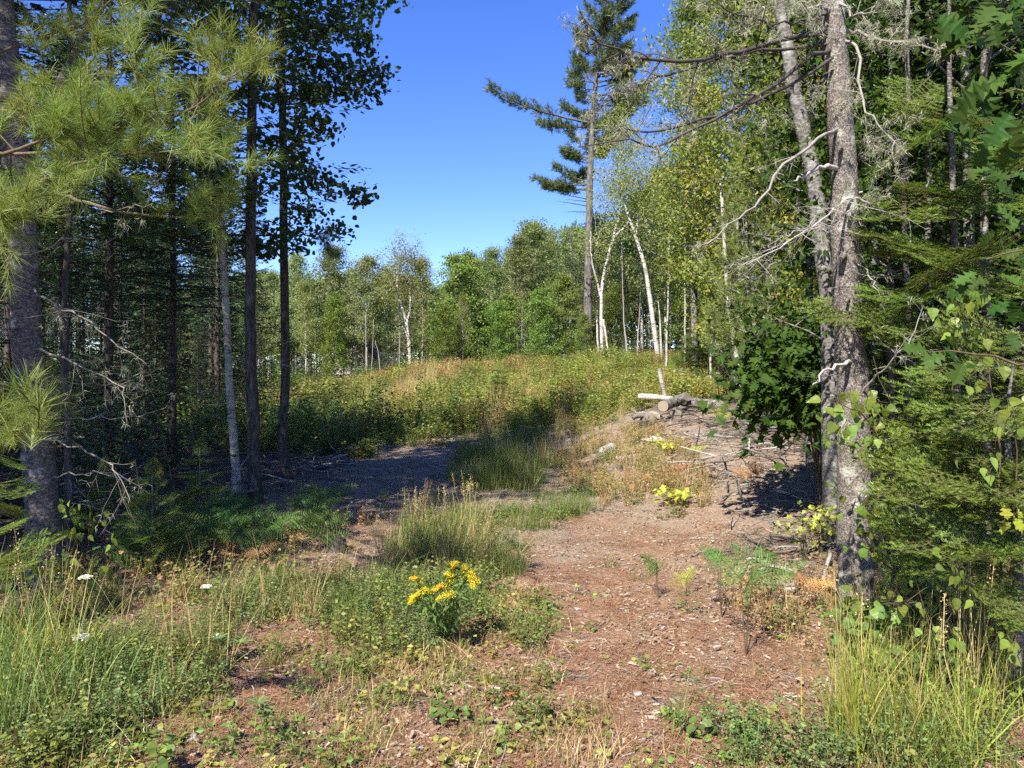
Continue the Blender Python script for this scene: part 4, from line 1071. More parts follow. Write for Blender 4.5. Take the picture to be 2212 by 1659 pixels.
for ctrl, r, k, sub, l, rn, mt in (
    ([(1795, 70, 5.0), (1668, 93, 4.7), (1560, 127, 4.5), (1448, 132, 4.3), (1365, 117, 4.2), (1306, 93, 4.1), (1258, 72, 4.05)], .017, 22, .22, 700, .25, 'dead_dark'),
    ([(1795, 95, 5.0), (1640, 110, 4.8), (1506, 142, 4.6), (1423, 169, 4.5), (1355, 191, 4.4), (1296, 235, 4.3)], .013, 20, .25, 800, .35, 'dead_dark'),
    ([(1795, 105, 5.0), (1756, 122, 4.8), (1668, 186, 4.6), (1570, 240, 4.5), (1472, 288, 4.4), (1423, 313, 4.3), (1364, 303, 4.2), (1250, 318, 4.1)], .016, 16, .2, 500, .3, 'dead_dark'),
    ([(1798, 125, 4.9), (1680, 195, 4.7), (1600, 232, 4.6), (1500, 262, 4.5), (1400, 285, 4.4), (1320, 262, 4.3), (1290, 225, 4.3)], .013, 18, .22, 900, .3, 'dead_dark'),
    ([(1815, 275, 5.0), (1765, 300, 4.7), (1692, 362, 4.5), (1643, 430, 4.3), (1594, 474, 4.2), (1526, 528, 4.1)], .012, 10, .18, 120, .6, 'dead'),
    ([(1862, 415, 5.0), (1820, 440, 4.8), (1778, 469, 4.6), (1695, 528, 4.4), (1612, 572, 4.2)], .009, 26, .4, 60, .95, 'dead'),
    ([(1850, 440, 5.0), (1790, 485, 4.7), (1720, 500, 4.5), (1660, 530, 4.4)], .006, 16, .4, 40, .95, 'dead'),
    ([(1820, 360, 5.0), (1768, 364, 4.8), (1735, 378, 4.7), (1702, 393, 4.6)], .018, 1, .2, 0, .9, 'dead'),
    ([(1842, 778, 5.0), (1814, 787, 4.8), (1785, 803, 4.7), (1755, 831, 4.6)], .016, 1, .2, 0, 1., 'dead'),
    ([(1810, 60, 5.0), (1856, 68, 4.9), (1940, 93, 4.7), (2013, 110, 4.6), (2090, 117, 4.5)], .014, 16, .3, 900, .5, 'dead'),
    ([(1815, 85, 5.0), (1852, 98, 4.8), (1861, 205, 4.6), (1880, 250, 4.5), (1915, 293, 4.45), (1930, 350, 4.4)], .011, 16, .4, 900, .6, 'dead'),
    ([(1800, 20, 5.0), (1740, 10, 4.6), (1680, -20, 4.3)], .012, 16, .45, 900, .5, 'dead'),
    ([(1790, 30, 5.0), (1720, 50, 4.7), (1640, 40, 4.5), (1570, 20, 4.3), (1500, -30, 4.2)], .010, 22, .35, 900, .4, 'dead_dark'),
    ([(1810, 0, 5.0), (1850, 30, 4.7), (1890, 20, 4.5), (1930, -20, 4.4)], .010, 16, .5, 700, .6, 'dead'),
    ([(1790, 150, 5.0), (1760, 200, 4.8), (1745, 260, 4.7)], .012, 8, .4, 200, .3, 'dead_dark'),
    ([(1840, 560, 5.0), (1880, 600, 4.8), (1910, 660, 4.7)], .006, 10, .5, 60, .8, 'dead'),
    ([(1835, 420, 5.0), (1880, 440, 4.8), (1920, 400, 4.6)], .008, 14, .5, 120, .8, 'dead'),
    ([(1850, 860, 5.0), (1900, 800, 4.7), (1960, 740, 4.5), (1995, 660, 4.4)], .008, 14, .4, 60, .8, 'dead'),
    ([(1850, 1000, 5.0), (1900, 960, 4.7), (1960, 930, 4.5)], .006, 12, .5, 40, .8, 'dead'),
): dead_on(rF, F0, ctrl, r, k, sub, l, rn, mt, jit=.01)
rG, pG, bG = slim("maple_tree", [(1800, 980, 7.2), (1793, 782, 7.2), (1788, 636, 7.2), (1768, 489, 7.2), (1763, 416, 7.2), (1739, 293, 7.2), (1715, 196, 7.2), (1700, 98, 7.2), (1685, 0, 7.2), (1650, -300, 7.3), (1620, -700, 7.4)], .084, "smooth grey trunk leaning left behind the rough spruce trunk", M['bark_grey'], None, .35)
q = broadleaf(311, 1, .05, .86, 1.6, 5000, .09, M['maple'], M['bark_grey'], LOBE, 26, (.1, .8), .22, ptrunk=pG, top=.8, sides=3)
ob("branches", q[0][1], rG); ob("crown", q[1][1], rG)
slim("young_maple", [(1752, 760, 10), (1748, 600, 10), (1750, 470, 10), (1755, 200, 10), (1750, -100, 10)], .055, "thin dark trunk between the grey leaning trunk and the young pine", M['bark_grey'])
for i, (px, d, w, top) in enumerate(((1962, 5.6, .026, -300), (2008, 6.4, .04, -300), (2130, 6.0, .045, -400), (1925, 6.8, .03, -300))):
    lab = ("slim grey trunk in the shade right of the rough spruce trunk", "slim grey trunks right of the rough spruce")
    base = gd(px, d); b = MB(); p = curve(rel(P_([(px, 1150, d), (px + 4, 800, d), (px - 5, 450, d), (px + 3, top, d + .1)]), base), 20, .008); p[0, 2] = -.05
    b.tube(p, w * (1 - np.linspace(0, .5, 20)), 9, .5, 0, rough=.08)
    r = root("young_fir", base, lab[0], "tree", lab[1]); ob("trunk", b.mesh("trunk", M['bark_pine']), r)
    for j in range(5):
        dd = MB(); a0 = along(p, rng.uniform(.15, .9)); az = rng.random() * 6.28; s = np.linspace(0, 1, 7)[:, None]; L_ = rng.uniform(.4, 1.)
        deadwood(dd, a0 + np.array((math.cos(az), math.sin(az), rng.uniform(-.3, .2))) * L_ * s + np.cumsum(rng.normal(0, .02, (7, 3)), 0) * s, .006, 7, .45, 2, rng.random())
        ob("dead_branch", dd.mesh("dead_branch", M['dead']), r)

# ------------------------------------------------------------------ fir boughs near the camera
def fir_bough(seed, mat, L=.7):
    g = np.random.default_rng(seed); w, nb = MB(), MB(); segs = []
    def twig(a, d, ln, r, lvl):
        n = 5; s = np.linspace(0, 1, n)[:, None]
        p = a + d * ln * s + np.array((0, 0, -.10 * ln)) * s ** 2 + np.array((0, 0, .10 * ln)) * s ** 4 + np.cumsum(g.normal(0, .012 * ln, (n, 3)), 0) * s
        w.tube(p, r * (1 - .6 * s[:, 0]), 3, .5, 0, cap=False); segs.append(p)
        if lvl == 0: return
        step = .052 if lvl == 2 else .06; u = .10 if lvl == 2 else .3; side = 1
        while u < .96:
            q = along(p, u); ang = g.uniform(.75, 1.0) * side
            c_, s_ = math.cos(ang), math.sin(ang)
            d2 = np.array((d[0] * c_ - d[1] * s_, d[0] * s_ + d[1] * c_, d[2] + g.normal(0, .06))); d2 /= np.linalg.norm(d2)
            l2 = (ln * (.62 if lvl == 2 else .5) * (1 - u) + .05) * g.uniform(.75, 1.15)
            if l2 > .03: twig(q, d2, l2, r * .5, lvl - 1)
            side = -side; u += step / ln * g.uniform(.45, .65)
    twig(np.zeros(3), np.array((0, 1., 0)), L, .006, 2)
    P, D, U = [], [], []
    for p in segs:
        ln = np.linalg.norm(np.diff(p, axis=0), axis=1).sum(); n = max(8, int(ln * 400))
        u = g.uniform(0.02, 1, n); i = np.minimum((u * 4).astype(int), 3); f = (u * 4 - i)[:, None]
        q = p[i] * (1 - f) + p[i + 1] * f; tg = nrm(p[i + 1] - p[i]); sd = np.cross(tg, UP)
        k = g.choice((-1., 1.), n)[:, None]
        d = sd * k * g.uniform(.4, 1., (n, 1)) + tg * .55 + UP * g.uniform(.05, .6, (n, 1))
        P.append(q); D.append(d); U.append(rdir(n, 3.0))
    P, D, U = map(np.concatenate, (P, D, U)); N = len(P)
    S = np.stack((np.full(N, .0036), .022 * g.uniform(.7, 1.15, N), np.ones(N)), -1)
    nb.tpl(*NEEDLE, P, frames(D, U), S, np.clip(g.normal(.5, .25, N), 0, 1), 0)
    return w.mesh("bough", M['twig']), nb.mesh("needles", mat)
FB = [fir_bough(400 + i, M['fir']) for i in range(4)]
FY = [fir_bough(420, leafmat("fir_needle_fresh", [(.10, .17, .03), (.18, .26, .04), (.30, .36, .06)], .2, .4, .1))]
def put_bough(parent, base, a, b_, lib=None, roll=None, sc_=None):
    w, n = (lib or FB)[int(rng.integers(0, len(lib or FB)))]
    d = b_ - a; ln = np.linalg.norm(d)
    up = UP + np.array((-.15, -.42, 0)) + rng.normal(0, .35, 3)
    Rm = frames(d[None], up[None])[0]
    o = ob("bough", w, parent); o.matrix_local = mat4(a - base, Rm, (sc_ or ln / .7))
    ob("needles", n, o)
def fir_with(name, px, d, h, label, boughs, lib=None, r0=.035, dv=.75):
    base = gd(px, d); base[2] -= .04; r = root(name, base, label, "tree")
    b = MB(); p = curve(np.array([(0, 0, 0), (.02, 0, h * .4), (-.02, .02, h * .8), (0, 0, h)]), 14); b.tube(p, r0 * (1 - np.linspace(0, .9, 14)), 9, .5, 0, rough=.08)
    ob("trunk", b.mesh("trunk", M['bark_pine']), r)
    for (tx, ty, sx, sy, dd) in boughs: put_bough(r, base, at(sx + rng.normal(0, 25), sy - 15 + rng.normal(0, 22), dd + rng.uniform(.1, dv)), at(tx, ty + rng.normal(0, 8), dd), lib)
    return r, base
bl = [(1979, 827, 2100, 815, 3.9), (2014, 878, 2150, 845, 3.8), (1982, 929, 2120, 915, 3.7), (1971, 1006, 2140, 940, 3.6), (1955, 1030, 2140, 1000, 3.5), (2110, 766, 2230, 770, 3.9), (2040, 905, 2200, 880, 3.6),
      (1892, 1176, 2060, 1165, 3.6), (1960, 1180, 2120, 1150, 3.5), (2050, 1170, 2200, 1160, 3.5), (1914, 1054, 2080, 980, 3.6), (1990, 1075, 2150, 1020, 3.5), (2130, 1292, 2260, 1280, 3.3), (2090, 1060, 2240, 1020, 3.4),
      (2080, 990, 2230, 950, 3.5), (2150, 860, 2280, 830, 3.6), (2120, 1180, 2260, 1190, 3.3), (2020, 1130, 2180, 1100, 3.6), (2170, 1050, 2290, 1040, 3.3), (2140, 960, 2290, 940, 3.4), (2180, 1210, 2300, 1200, 3.3), (1985, 1230, 2120, 1240, 3.6), (2150, 1330, 2280, 1340, 3.3),
      (2060, 860, 2180, 830, 3.9), (2170, 780, 2280, 760, 3.8), (2100, 1110, 2240, 1090, 3.4), (1950, 1110, 2090, 1080, 3.6)]
bl = [(a, b + 6, c, d - 22, e) for i, (a, b, c, d, e) in enumerate(bl) if i % 4 != 3]
fir_with("fir_tree", 2190, 3.7, 1.75, "lush sunlit fir with flat layered boughs at the picture's right side", bl)
bl = [(1866, 640, 1985, 640, 4.6), (1900, 470, 2010, 450, 4.6), (1870, 510, 1990, 520, 4.6), (1964, 545, 2080, 530, 4.5), (1990, 575, 2090, 560, 4.4), (1875, 690, 1975, 690, 4.6), (1795, 705, 1880, 670, 4.7), (1930, 660, 2040, 640, 4.6), (1925, 335, 2040, 330, 4.8),
      (1950, 400, 2060, 380, 4.8), (2000, 300, 2090, 280, 5.0), (2060, 350, 2150, 330, 5.0), (1960, 260, 2060, 250, 5.2), (2080, 450, 2180, 430, 4.7), (2050, 600, 2150, 590, 4.5), (1905, 560, 2010, 540, 4.8), (2110, 560, 2200, 530, 4.4), (2020, 420, 2110, 400, 5), (1940, 200, 2040, 190, 5.2), (2090, 250, 2180, 240, 5.2), (2140, 380, 2230, 370, 4.8),
      (1900, 740, 2000, 730, 4.7), (1960, 700, 2060, 690, 4.7)]
fir_with("fir_tree", 2060, 5.0, 4.9, "taller shaded fir right behind the rough spruce trunk", bl)
fir_with("fir_tree", 1930, 5.4, 2.4, "low fir at the rough spruce trunk's foot", [(1900 + rng.uniform(-30, 60), y, 2000 + rng.uniform(-30, 60), y - 10, 5.0) for y in range(960, 1250, 58)])
bl = [(60, 1050, -40, 1040, 4.6), (50, 1090, -60, 1100, 4.6), (45, 1010, -40, 1000, 4.6), (40, 1130, -60, 1150, 4.5), (95, 1195, -30, 1230, 4.5), (120, 1165, 0, 1200, 4.6), (60, 1215, -60, 1240, 4.4), (10, 960, -70, 950, 4.7)]
fir_with("fir_sapling", -60, 4.7, 1.1, "bright fir sapling at the far left before the thick pine trunk", bl, None, .02, .2)
def fir_sapling(px, d, h, label, lv=5, per=5, wide=.42, lib=None):
    base = gd(px, d); base[2] -= .03; r = root("fir_sapling", base, label, "sapling")
    b = MB(); b.tube(curve(np.array([(0, 0, 0), (.01, 0, h * .5), (0, .01, h)]), 8), .011 * (1 - np.linspace(0, .8, 8)), 6, .5, 0); ob("stem", b.mesh("stem", M['bark_grey']), r)
    for i in range(lv):
        u = .22 + .78 * i / lv
        for j in range(per):
            az = j * 2 * PI / per + i * 1.1 + rng.normal(0, .2); L_ = (wide * (1.1 - u) + .06) * rng.uniform(.75, 1.2)
            a = base + np.array((0, 0, h * u)); put_bough(r, base, a, a + np.array((math.cos(az), math.sin(az), .22)) * L_, lib)
    put_bough(r, base, base + np.array((0, 0, h * .85)), base + np.array((0.02, 0, h * 1.1)), lib)
fir_sapling(327, 6.3, .95, "small dark fir sapling in the ferns right of the thick pine trunk", 5, 5, .42)
fir_sapling(225, 7.6, .8, "little fir sapling in the shade behind the thick pine trunk's right side", 4, 5, .38)
fir_sapling(430, 8.2, .9, "fir sapling beneath the pale slim trunk in the left shade", 4, 5, .4)
fir_sapling(1508, 30, 2.6, "cone shaped fir sapling at the meadow's upper right corner", 8, 6, 1.2)
fir_sapling(1076, 27, 1.5, "tiny pale pine sapling in the middle of the sunny meadow", 5, 6, .8, FY)

# ------------------------------------------------------------------ oak bush, oak boughs, birch sapling
def stemmed(name, base, stems, label, cat, r=.012, bark='twig'):
    rt = root(name, base, label, cat); out = []
    for st in stems:
        b = MB(); p = curve(rel(np.asarray(st), base), 12, .006); b.tube(p, r * (1 - np.linspace(0, .8, 12)), 5, .4, 0, cap=False)
        ob("branch", b.mesh("branch", M[bark]), rt); out.append(p + base)
    return rt, out
base = gd(1775, 8.6)
st = []
for (ex, ey, d) in ((1560, 860, 7.6), (1585, 790, 7.7), (1610, 900, 7.5), (1640, 740, 8.0), (1650, 830, 7.5), (1690, 900, 7.6), (1700, 720, 8.2), (1730, 800, 7.8), (1760, 880, 7.8), (1600, 830, 7.4), (1770, 740, 8.2), (1670, 780, 7.6)):
    e = at(ex, ey, d); m_ = at(1760 + rng.uniform(-20, 20), 840 + (ey - 840) * .3, 8.2); st.append([base, m_, (m_ + e) / 2 + np.array((0, 0, .06)), e])
rO, ps = stemmed("oak_bush", base, st, "dark green leafy oak bush hanging over the log pile", "bush", .014)
N = 300; pts = []
for i in range(N):
    p = ps[i % len(ps)]; u = rng.uniform(.45, 1.0) ** .8; pts.append(along(p, u) + rng.normal(0, .11, 3))
pts = np.array(pts)
dirs = rng.normal(0, .6, (N, 3)) + np.array((-.35, -.35, -.45)); ups = TOSUN * .9 + UP * .5 + rng.normal(0, .45, (N, 3))
leaf_objs(rO, base, pts, dirs, ups, rng.uniform(.10, .165, N), L_OAK)
q = np.concatenate([np.array([along(p, x) for x in rng.uniform(.4, 1, 34)]) for p in ps]); q = q + rng.normal(0, .17, q.shape) + np.array((.05, .18, 0)); b = MB(); N = len(q) * 3; q = np.repeat(q, 3, 0) + rng.normal(0, .07, (N, 3))
b.tpl(*STAR, q - base, frames(rng.normal(0, .6, (N, 3)) + np.array((-.3, -.3, -.5)), TOSUN * .8 + UP * .5 + rng.normal(0, .5, (N, 3))), rng.uniform(.09, .15, N), rng.random(N), 0)
tag(ob("foliage", b.mesh("foliage", M['oak']), rO), kind="stuff")
def oak_spray(name, label, base, groups, stems, size):
    r, _ = stemmed(name, base, stems, label, "tree", .012)
    for (px, py, d, n, sx, sy) in groups:
        q = np.array([at(px + rng.normal(0, sx), py + rng.normal(0, sy), d + rng.normal(0, .15)) for _ in range(n)])
        dirs = rng.normal(0, .5, (n, 3)) + np.array((-.4, -.2, -.5)); ups = TOSUN * .6 + np.array((0, -.5, .3)) + rng.normal(0, .4, (n, 3))
        leaf_objs(r, base, q, dirs, ups, rng.uniform(*size, n), L_OAK)
base = gd(2420, 4.2)
oak_spray("oak_sapling", "oak sapling with big lobed leaves reaching in from beyond the right side", base,
          [(2090, 70, 4.4, 7, 30, 40), (2150, 30, 4.3, 9, 35, 35), (2180, 120, 4.2, 9, 30, 40), (2130, 190, 4.4, 8, 35, 50), (2190, 260, 4.2, 6, 25, 40), (2120, 310, 4.4, 4, 30, 20), (2100, 0, 4.4, 5, 40, 25)],
          [[base, at(2330, 600, 4.3), at(2260, 200, 4.3), at(2120, 60, 4.3)], [base, at(2320, 500, 4.3), at(2240, 220, 4.3), at(2140, 200, 4.4)]], (.15, .23))
base = gd(2400, 3.1)
oak_spray("oak_sapling", "lower oak sapling with lit lobed leaves above the sunlit fir", base,
          [(2125, 370, 3.9, 3, 25, 12), (2190, 440, 3.9, 3, 18, 30), (2185, 560, 3.8, 8, 25, 40), (2120, 610, 3.8, 5, 25, 20), (2190, 680, 3.7, 6, 22, 30), (2010, 775, 3.6, 4, 24, 12), (2080, 790, 3.5, 3, 14, 12)],
          [[base, at(2330, 900, 3.1), at(2250, 560, 3.1), at(2130, 560, 3.1)], [base, at(2300, 900, 3.1), at(2180, 780, 3.3), at(2010, 760, 3.6)]], (.09, .15))
base = gp(1975, 1290)
stems = [[base, at(1970, 1100, 4.5), at(1940, 930, 4.3), at(1886, 770, 4.2)], [base, at(1930, 1050, 4.4), at(1870, 900, 4.1), at(1785, 870, 4.0)], [base, at(1940, 1150, 4.4), at(1880, 1110, 4.2), at(1845, 1090, 4.1)], [base, at(2040, 950, 4.3), at(2070, 700, 4.1), at(2050, 640, 4.0)],
         [base, at(1900, 1200, 4.2), at(1870, 1180, 4.1), at(1860, 1170, 4.1)]]
rB, _ = stemmed("birch_sapling", base, stems, "birch sapling with drooping toothed leaves before the rough spruce trunk", "sapling", .009)
for (px, py, d, n, sx, sy, lib, s) in ((1815, 880, 4.05, 22, 32, 22, L_BIR, .075), (1880, 890, 4.1, 16, 26, 25, L_BIR, .07), (1850, 950, 4.1, 9, 30, 20, L_BIR, .065), (1920, 1000, 4.2, 26, 40, 50, L_BIR, .055), (1870, 1100, 4.1, 16, 26, 26, L_BIR, .065), (1880, 1170, 4.1, 14, 25, 25, L_BIR, .062),
                                  (2060, 690, 4.05, 16, 28, 30, L_BIR, .07), (2090, 640, 4.0, 8, 24, 20, L_BIR, .07), (1930, 930, 4.2, 9, 34, 40, L_YEL, .055), (1960, 1050, 4.2, 8, 34, 40, L_YEL, .05), (1960, 1160, 4.2, 16, 50, 40, L_BIR, .05), (2120, 720, 4.0, 7, 30, 30, L_BIR, .07), (2000, 1250, 4.2, 14, 60, 30, L_BIR, .05)):
    q = np.array([at(px + rng.normal(0, sx), py + rng.normal(0, sy), d + rng.normal(0, .12)) for _ in range(n)])
    tw = MB(); c0 = at(px, py - 18, d + .05) - base
    for e in q - base: tw.tube(np.array((c0, (c0 + e) / 2 + rng.normal(0, .015, 3) + UP * .02, e + UP * .012)), (.0022, .0016, .001), 3, .4, 0, cap=False)
    ob("twig", tw.mesh("twig", M['twig']), rB)
    leaf_objs(rB, base, q, rng.normal(0, .4, (n, 3)) + np.array((0, 0, -.9)), TOSUN * .7 + np.array((0, -.4, .2)) + rng.normal(0, .5, (n, 3)), s * rng.uniform(.7, 1.2, n), lib)
base = gp(2165, 1420)
stems = [[base, at(2160, 1150, 3.6), at(2150, 900, 3.5), at(2130, 760, 3.5)], [base, at(2190, 1200, 3.5), at(2200, 1000, 3.4), at(2190, 900, 3.3)], [base, at(2120, 1300, 3.6), at(2080, 1240, 3.5), at(2050, 1200, 3.5)]]
rB3, _ = stemmed("birch_sapling", base, stems, "yellow green birch sapling among the sunlit fir boughs at the right side", "sapling", .008)
for (px, py, n, sx, sy, lib, s_) in ((2130, 800, 14, 28, 26, L_BIR, .06), (2180, 890, 14, 22, 30, L_BIR, .06), (2150, 1010, 12, 28, 30, L_BIR, .055), (2070, 1230, 14, 30, 24, L_BIR, .055), (2170, 1370, 16, 30, 30, L_BIR, .055), (2190, 1120, 9, 18, 24, L_LIM, .05), (2060, 1330, 14, 34, 26, L_BIR, .055), (1950, 1320, 16, 36, 26, L_BIR, .05)):
    q = np.array([at(px + rng.normal(0, sx), py + rng.normal(0, sy), 3.35 + rng.normal(0, .1)) for _ in range(n)])
    tw = MB(); c0 = at(px, py - 14, 3.42) - base
    for e in q - base: tw.tube(np.array((c0, (c0 + e) / 2 + rng.normal(0, .015, 3) + UP * .02, e + UP * .012)), (.002, .0015, .001), 3, .4, 0, cap=False)
    ob("twig", tw.mesh("twig", M['twig']), rB3)
    leaf_objs(rB3, base, q, rng.normal(0, .4, (n, 3)) + np.array((0, 0, -.8)), TOSUN * .8 + np.array((0, -.4, .2)) + rng.normal(0, .5, (n, 3)), s_ * rng.uniform(.7, 1.2, n), lib)
base = gp(175, 1255)
stems = [[base, at(165, 1180, 5.6), at(140, 1120, 5.5)], [base, at(195, 1150, 5.5), at(190, 1090, 5.5)], [base, at(180, 1200, 5.4), at(215, 1180, 5.3)]]
rB2, _ = stemmed("birch_sapling", base, stems, "small birch sapling in front of the thick pine trunk's foot", "sapling", .006)
for (px, py, n, sx, sy) in ((150, 1130, 16, 26, 30), (190, 1110, 12, 25, 25), (120, 1230, 16, 30, 30), (180, 1210, 14, 30, 30), (75, 1300, 14, 40, 25)):
    q = np.array([at(px + rng.normal(0, sx), py + rng.normal(0, sy), 5.3 + rng.normal(0, .15)) for _ in range(n)])
    leaf_objs(rB2, base, q, rng.normal(0, .4, (n, 3)) + np.array((0, 0, -.8)), TOSUN * .7 + np.array((0, -.4, .2)) + rng.normal(0, .5, (n, 3)), rng.uniform(.05, .085, n), L_BIR)
# ------------------------------------------------------------------ meadow: a tangle nobody could count
def clump(fn, mats, name):
    b = MB(); fn(b); return b.mesh(name, mats)
MEAD = []
for mk, h, ls in (('mead_green', .85, .085), ('mead_yel', .8, .075), ('mead_red', .75, .065), ('mead_green', .6, .08), ('mead_yel', .55, .07), ('mead_green', 1.15, .09)):
    MEAD.append(clump(lambda b: stems_leaves(b, 12, h, ls, 17, .45, LEAF, 0, 1, base=.16, stem_r=.003, low=.2), [M['straw' if mk != 'mead_green' else 'twig'], M[mk]], "meadow_clump"))
MEAD.append(clump(lambda b: blades(b, 60, 1.0, .008, .12, .18, base=.10), [M['straw']], "meadow_clump"))
MEAD.append(clump(lambda b: blades(b, 80, .7, .008, .2, .35, base=.12), [M['grass']], "meadow_clump"))
MEAD.append(clump(lambda b: stems_leaves(b, 16, 1.1, .07, 24, .5, LEAF, 0, 1, base=.22, stem_r=.004, low=.15), [M['twig'], M['weed']], "meadow_clump"))
def fill(n, xr, yr, test, seed):
    g = np.random.default_rng(seed); out = []; c = 0
    while c < n:
        x = g.uniform(*xr, 4 * n); y = g.uniform(*yr, 4 * n); k = test(x, y)
        p = np.stack((x[k], y[k]), -1); out.append(p); c += len(p)
        if len(p) == 0: break
    p = np.concatenate(out)[:n]
    return np.column_stack((p, H(p[:, 0], p[:, 1])))
def mead_test(x, y):
    edge = np.interp(y, [17.5, 19, 21, 24, 30, 38, 48], [-.2, 1.8, 5.6, 7.4, 9.2, 11.5, 13])
    start = 18.6 + .6 * vnoise(x * .9, y * .9) - 1.2 * ss(-6, -3.6, -np.abs(x + 1) * 1.0)
    start = np.where(x < -3.2, 15.8, np.where(x > 0, 18.0, 18.6))
    return (x < edge + .8 * vnoise(y, x)) & (y > start + 1.2 * vnoise(x * 1.3, 4)) & (x / y > -.46)
p = fill(4300, (-19, 12.5), (15.8, 47), mead_test, 21)
n = len(p); g = np.random.default_rng(22)
zone = vnoise(p[:, 0] * .35 + 7, p[:, 1] * .22) + .25 * vnoise(p[:, 0] * 1.3, p[:, 1] * 1.3)
u = g.random(n)
idx = np.where(u < .40, 0, np.where(u < .54, 1, np.where(u < .74, 3, np.where(u < .86, 4, np.where(u < .94, 6, 5)))))
idx = np.where((zone > .2) & (u < .5), 2, idx)
crest = np.exp(-((p[:, 0] + 3.0) / 2.2) ** 2 - ((p[:, 1] - 36) / 4) ** 2)
idx = np.where(crest > g.random(n) * 1.1, 2, idx)
straw = np.exp(-((p[:, 0] + 3.7) / .9) ** 2 - ((p[:, 1] - 29) / 4) ** 2)
idx = np.where(straw > g.random(n), 6, idx)
bush = vnoise(p[:, 0] * 1.1 + 40, p[:, 1] * 1.1) > .33
idx = np.where(bush & (p[:, 1] > 23), 8, idx)
near = p[:, 1] < 21.5
idx = np.where(near & (p[:, 0] < -1.2), np.where(u < .4, 8, np.where(u < .7, 0, 3)), idx)
idx = np.where(near & (p[:, 0] >= -1.6) & (p[:, 0] < 1.4), np.where(u < .7, 7, np.where(u < .85, 6, 3)), idx)
sc_ = (g.uniform(.6, 1.2, n) + .7 * vnoise(p[:, 0] * .8, p[:, 1] * .8 + 5)) * np.where(p[:, 0] > 5, .75, 1.0) * (.55 + .45 * ss(0, 4, p[:, 1] - np.where(p[:, 0] < -3.2, 15.5, 18)))
sc_ = np.clip(sc_, .3, 1.5)
rot = np.stack((g.normal(0, .1, n), g.normal(0, .1, n), g.random(n) * 6.28), -1)
gn_cover("meadow_undergrowth", p, rot, sc_, idx, MEAD, "dense yellow green and russet meadow weeds covering the rise", "meadow weeds")

# undergrowth of the woods
UND = [clump(lambda b: stems_leaves(b, 9, 1.6, .10, 26, .5, LEAF, 0, 1, base=.35, stem_r=.006, low=.1), [M['twig'], M[k]], "undergrowth_clump") for k in ('maple', 'oak', 'fir_dark')]
def dead_clump(b):
    for i in range(9):
        s = np.linspace(0, 1, 6)[:, None]; d = rng.normal(0, .6, 3); d[2] = abs(d[2]) * .8 + .1
        deadwood(b, np.array((*rng.normal(0, .3, 2), 0)) + d * s * rng.uniform(.5, 1.2), .008, 6, .5, 2, rng.random())
UND.append(clump(dead_clump, [M['dead_dark']], "undergrowth_clump"))
UND.append(clump(dead_clump, [M['dead']], "undergrowth_clump"))
def far_test(x, y): return (y > 46 + 1.5 * vnoise(x, y)) & (np.abs(x / y + .208) > .02)
p = fill(1500, (-36, 30), (47, 100), far_test, 31); n = len(p)
gn_cover("far_wood_undergrowth", p, np.stack((g.normal(0, .1, n), g.normal(0, .1, n), g.random(n) * 6.28), -1), g.uniform(.9, 1.9, n), g.choice([0, 1, 1, 2, 2, 2], n), UND, "shadowy brush filling the far wood between the trunks", "undergrowth")
def lw_test(x, y): return (x / y < -.40) & (x / y > -1.3) & (y > 8.5)
p = fill(1500, (-45, -4.5), (8.5, 60), lw_test, 33); n = len(p)
gn_cover("left_wood_undergrowth", p, np.stack((g.normal(0, .1, n), g.normal(0, .1, n), g.random(n) * 6.28), -1), g.uniform(.5, 1.1, n) * np.where(p[:, 1] > 25, 1.7, 1), np.where(p[:, 1] > 22, g.choice([1, 2, 2, 3], n), g.choice([3, 4, 2, 2, 3, 1], n)), UND, "dead twigs and dark brush on the left wood's floor", "undergrowth")
def rw_test(x, y): return (x / y > .30 + .28 * (1 - ss(9, 22, y))) & (x / y < 1.2) & (y > 5.5)
p = fill(560, (3, 30), (5.5, 50), rw_test, 35); n = len(p)
gn_cover("right_wood_undergrowth", p, np.stack((g.normal(0, .1, n), g.normal(0, .1, n), g.random(n) * 6.28), -1), g.uniform(.5, 1.1, n) * np.where(p[:, 1] > 14, 1.5, .8), g.choice([0, 1, 2, 3, 3, 4], n), UND, "shaded brush and dead twigs on the right wood's floor", "undergrowth")

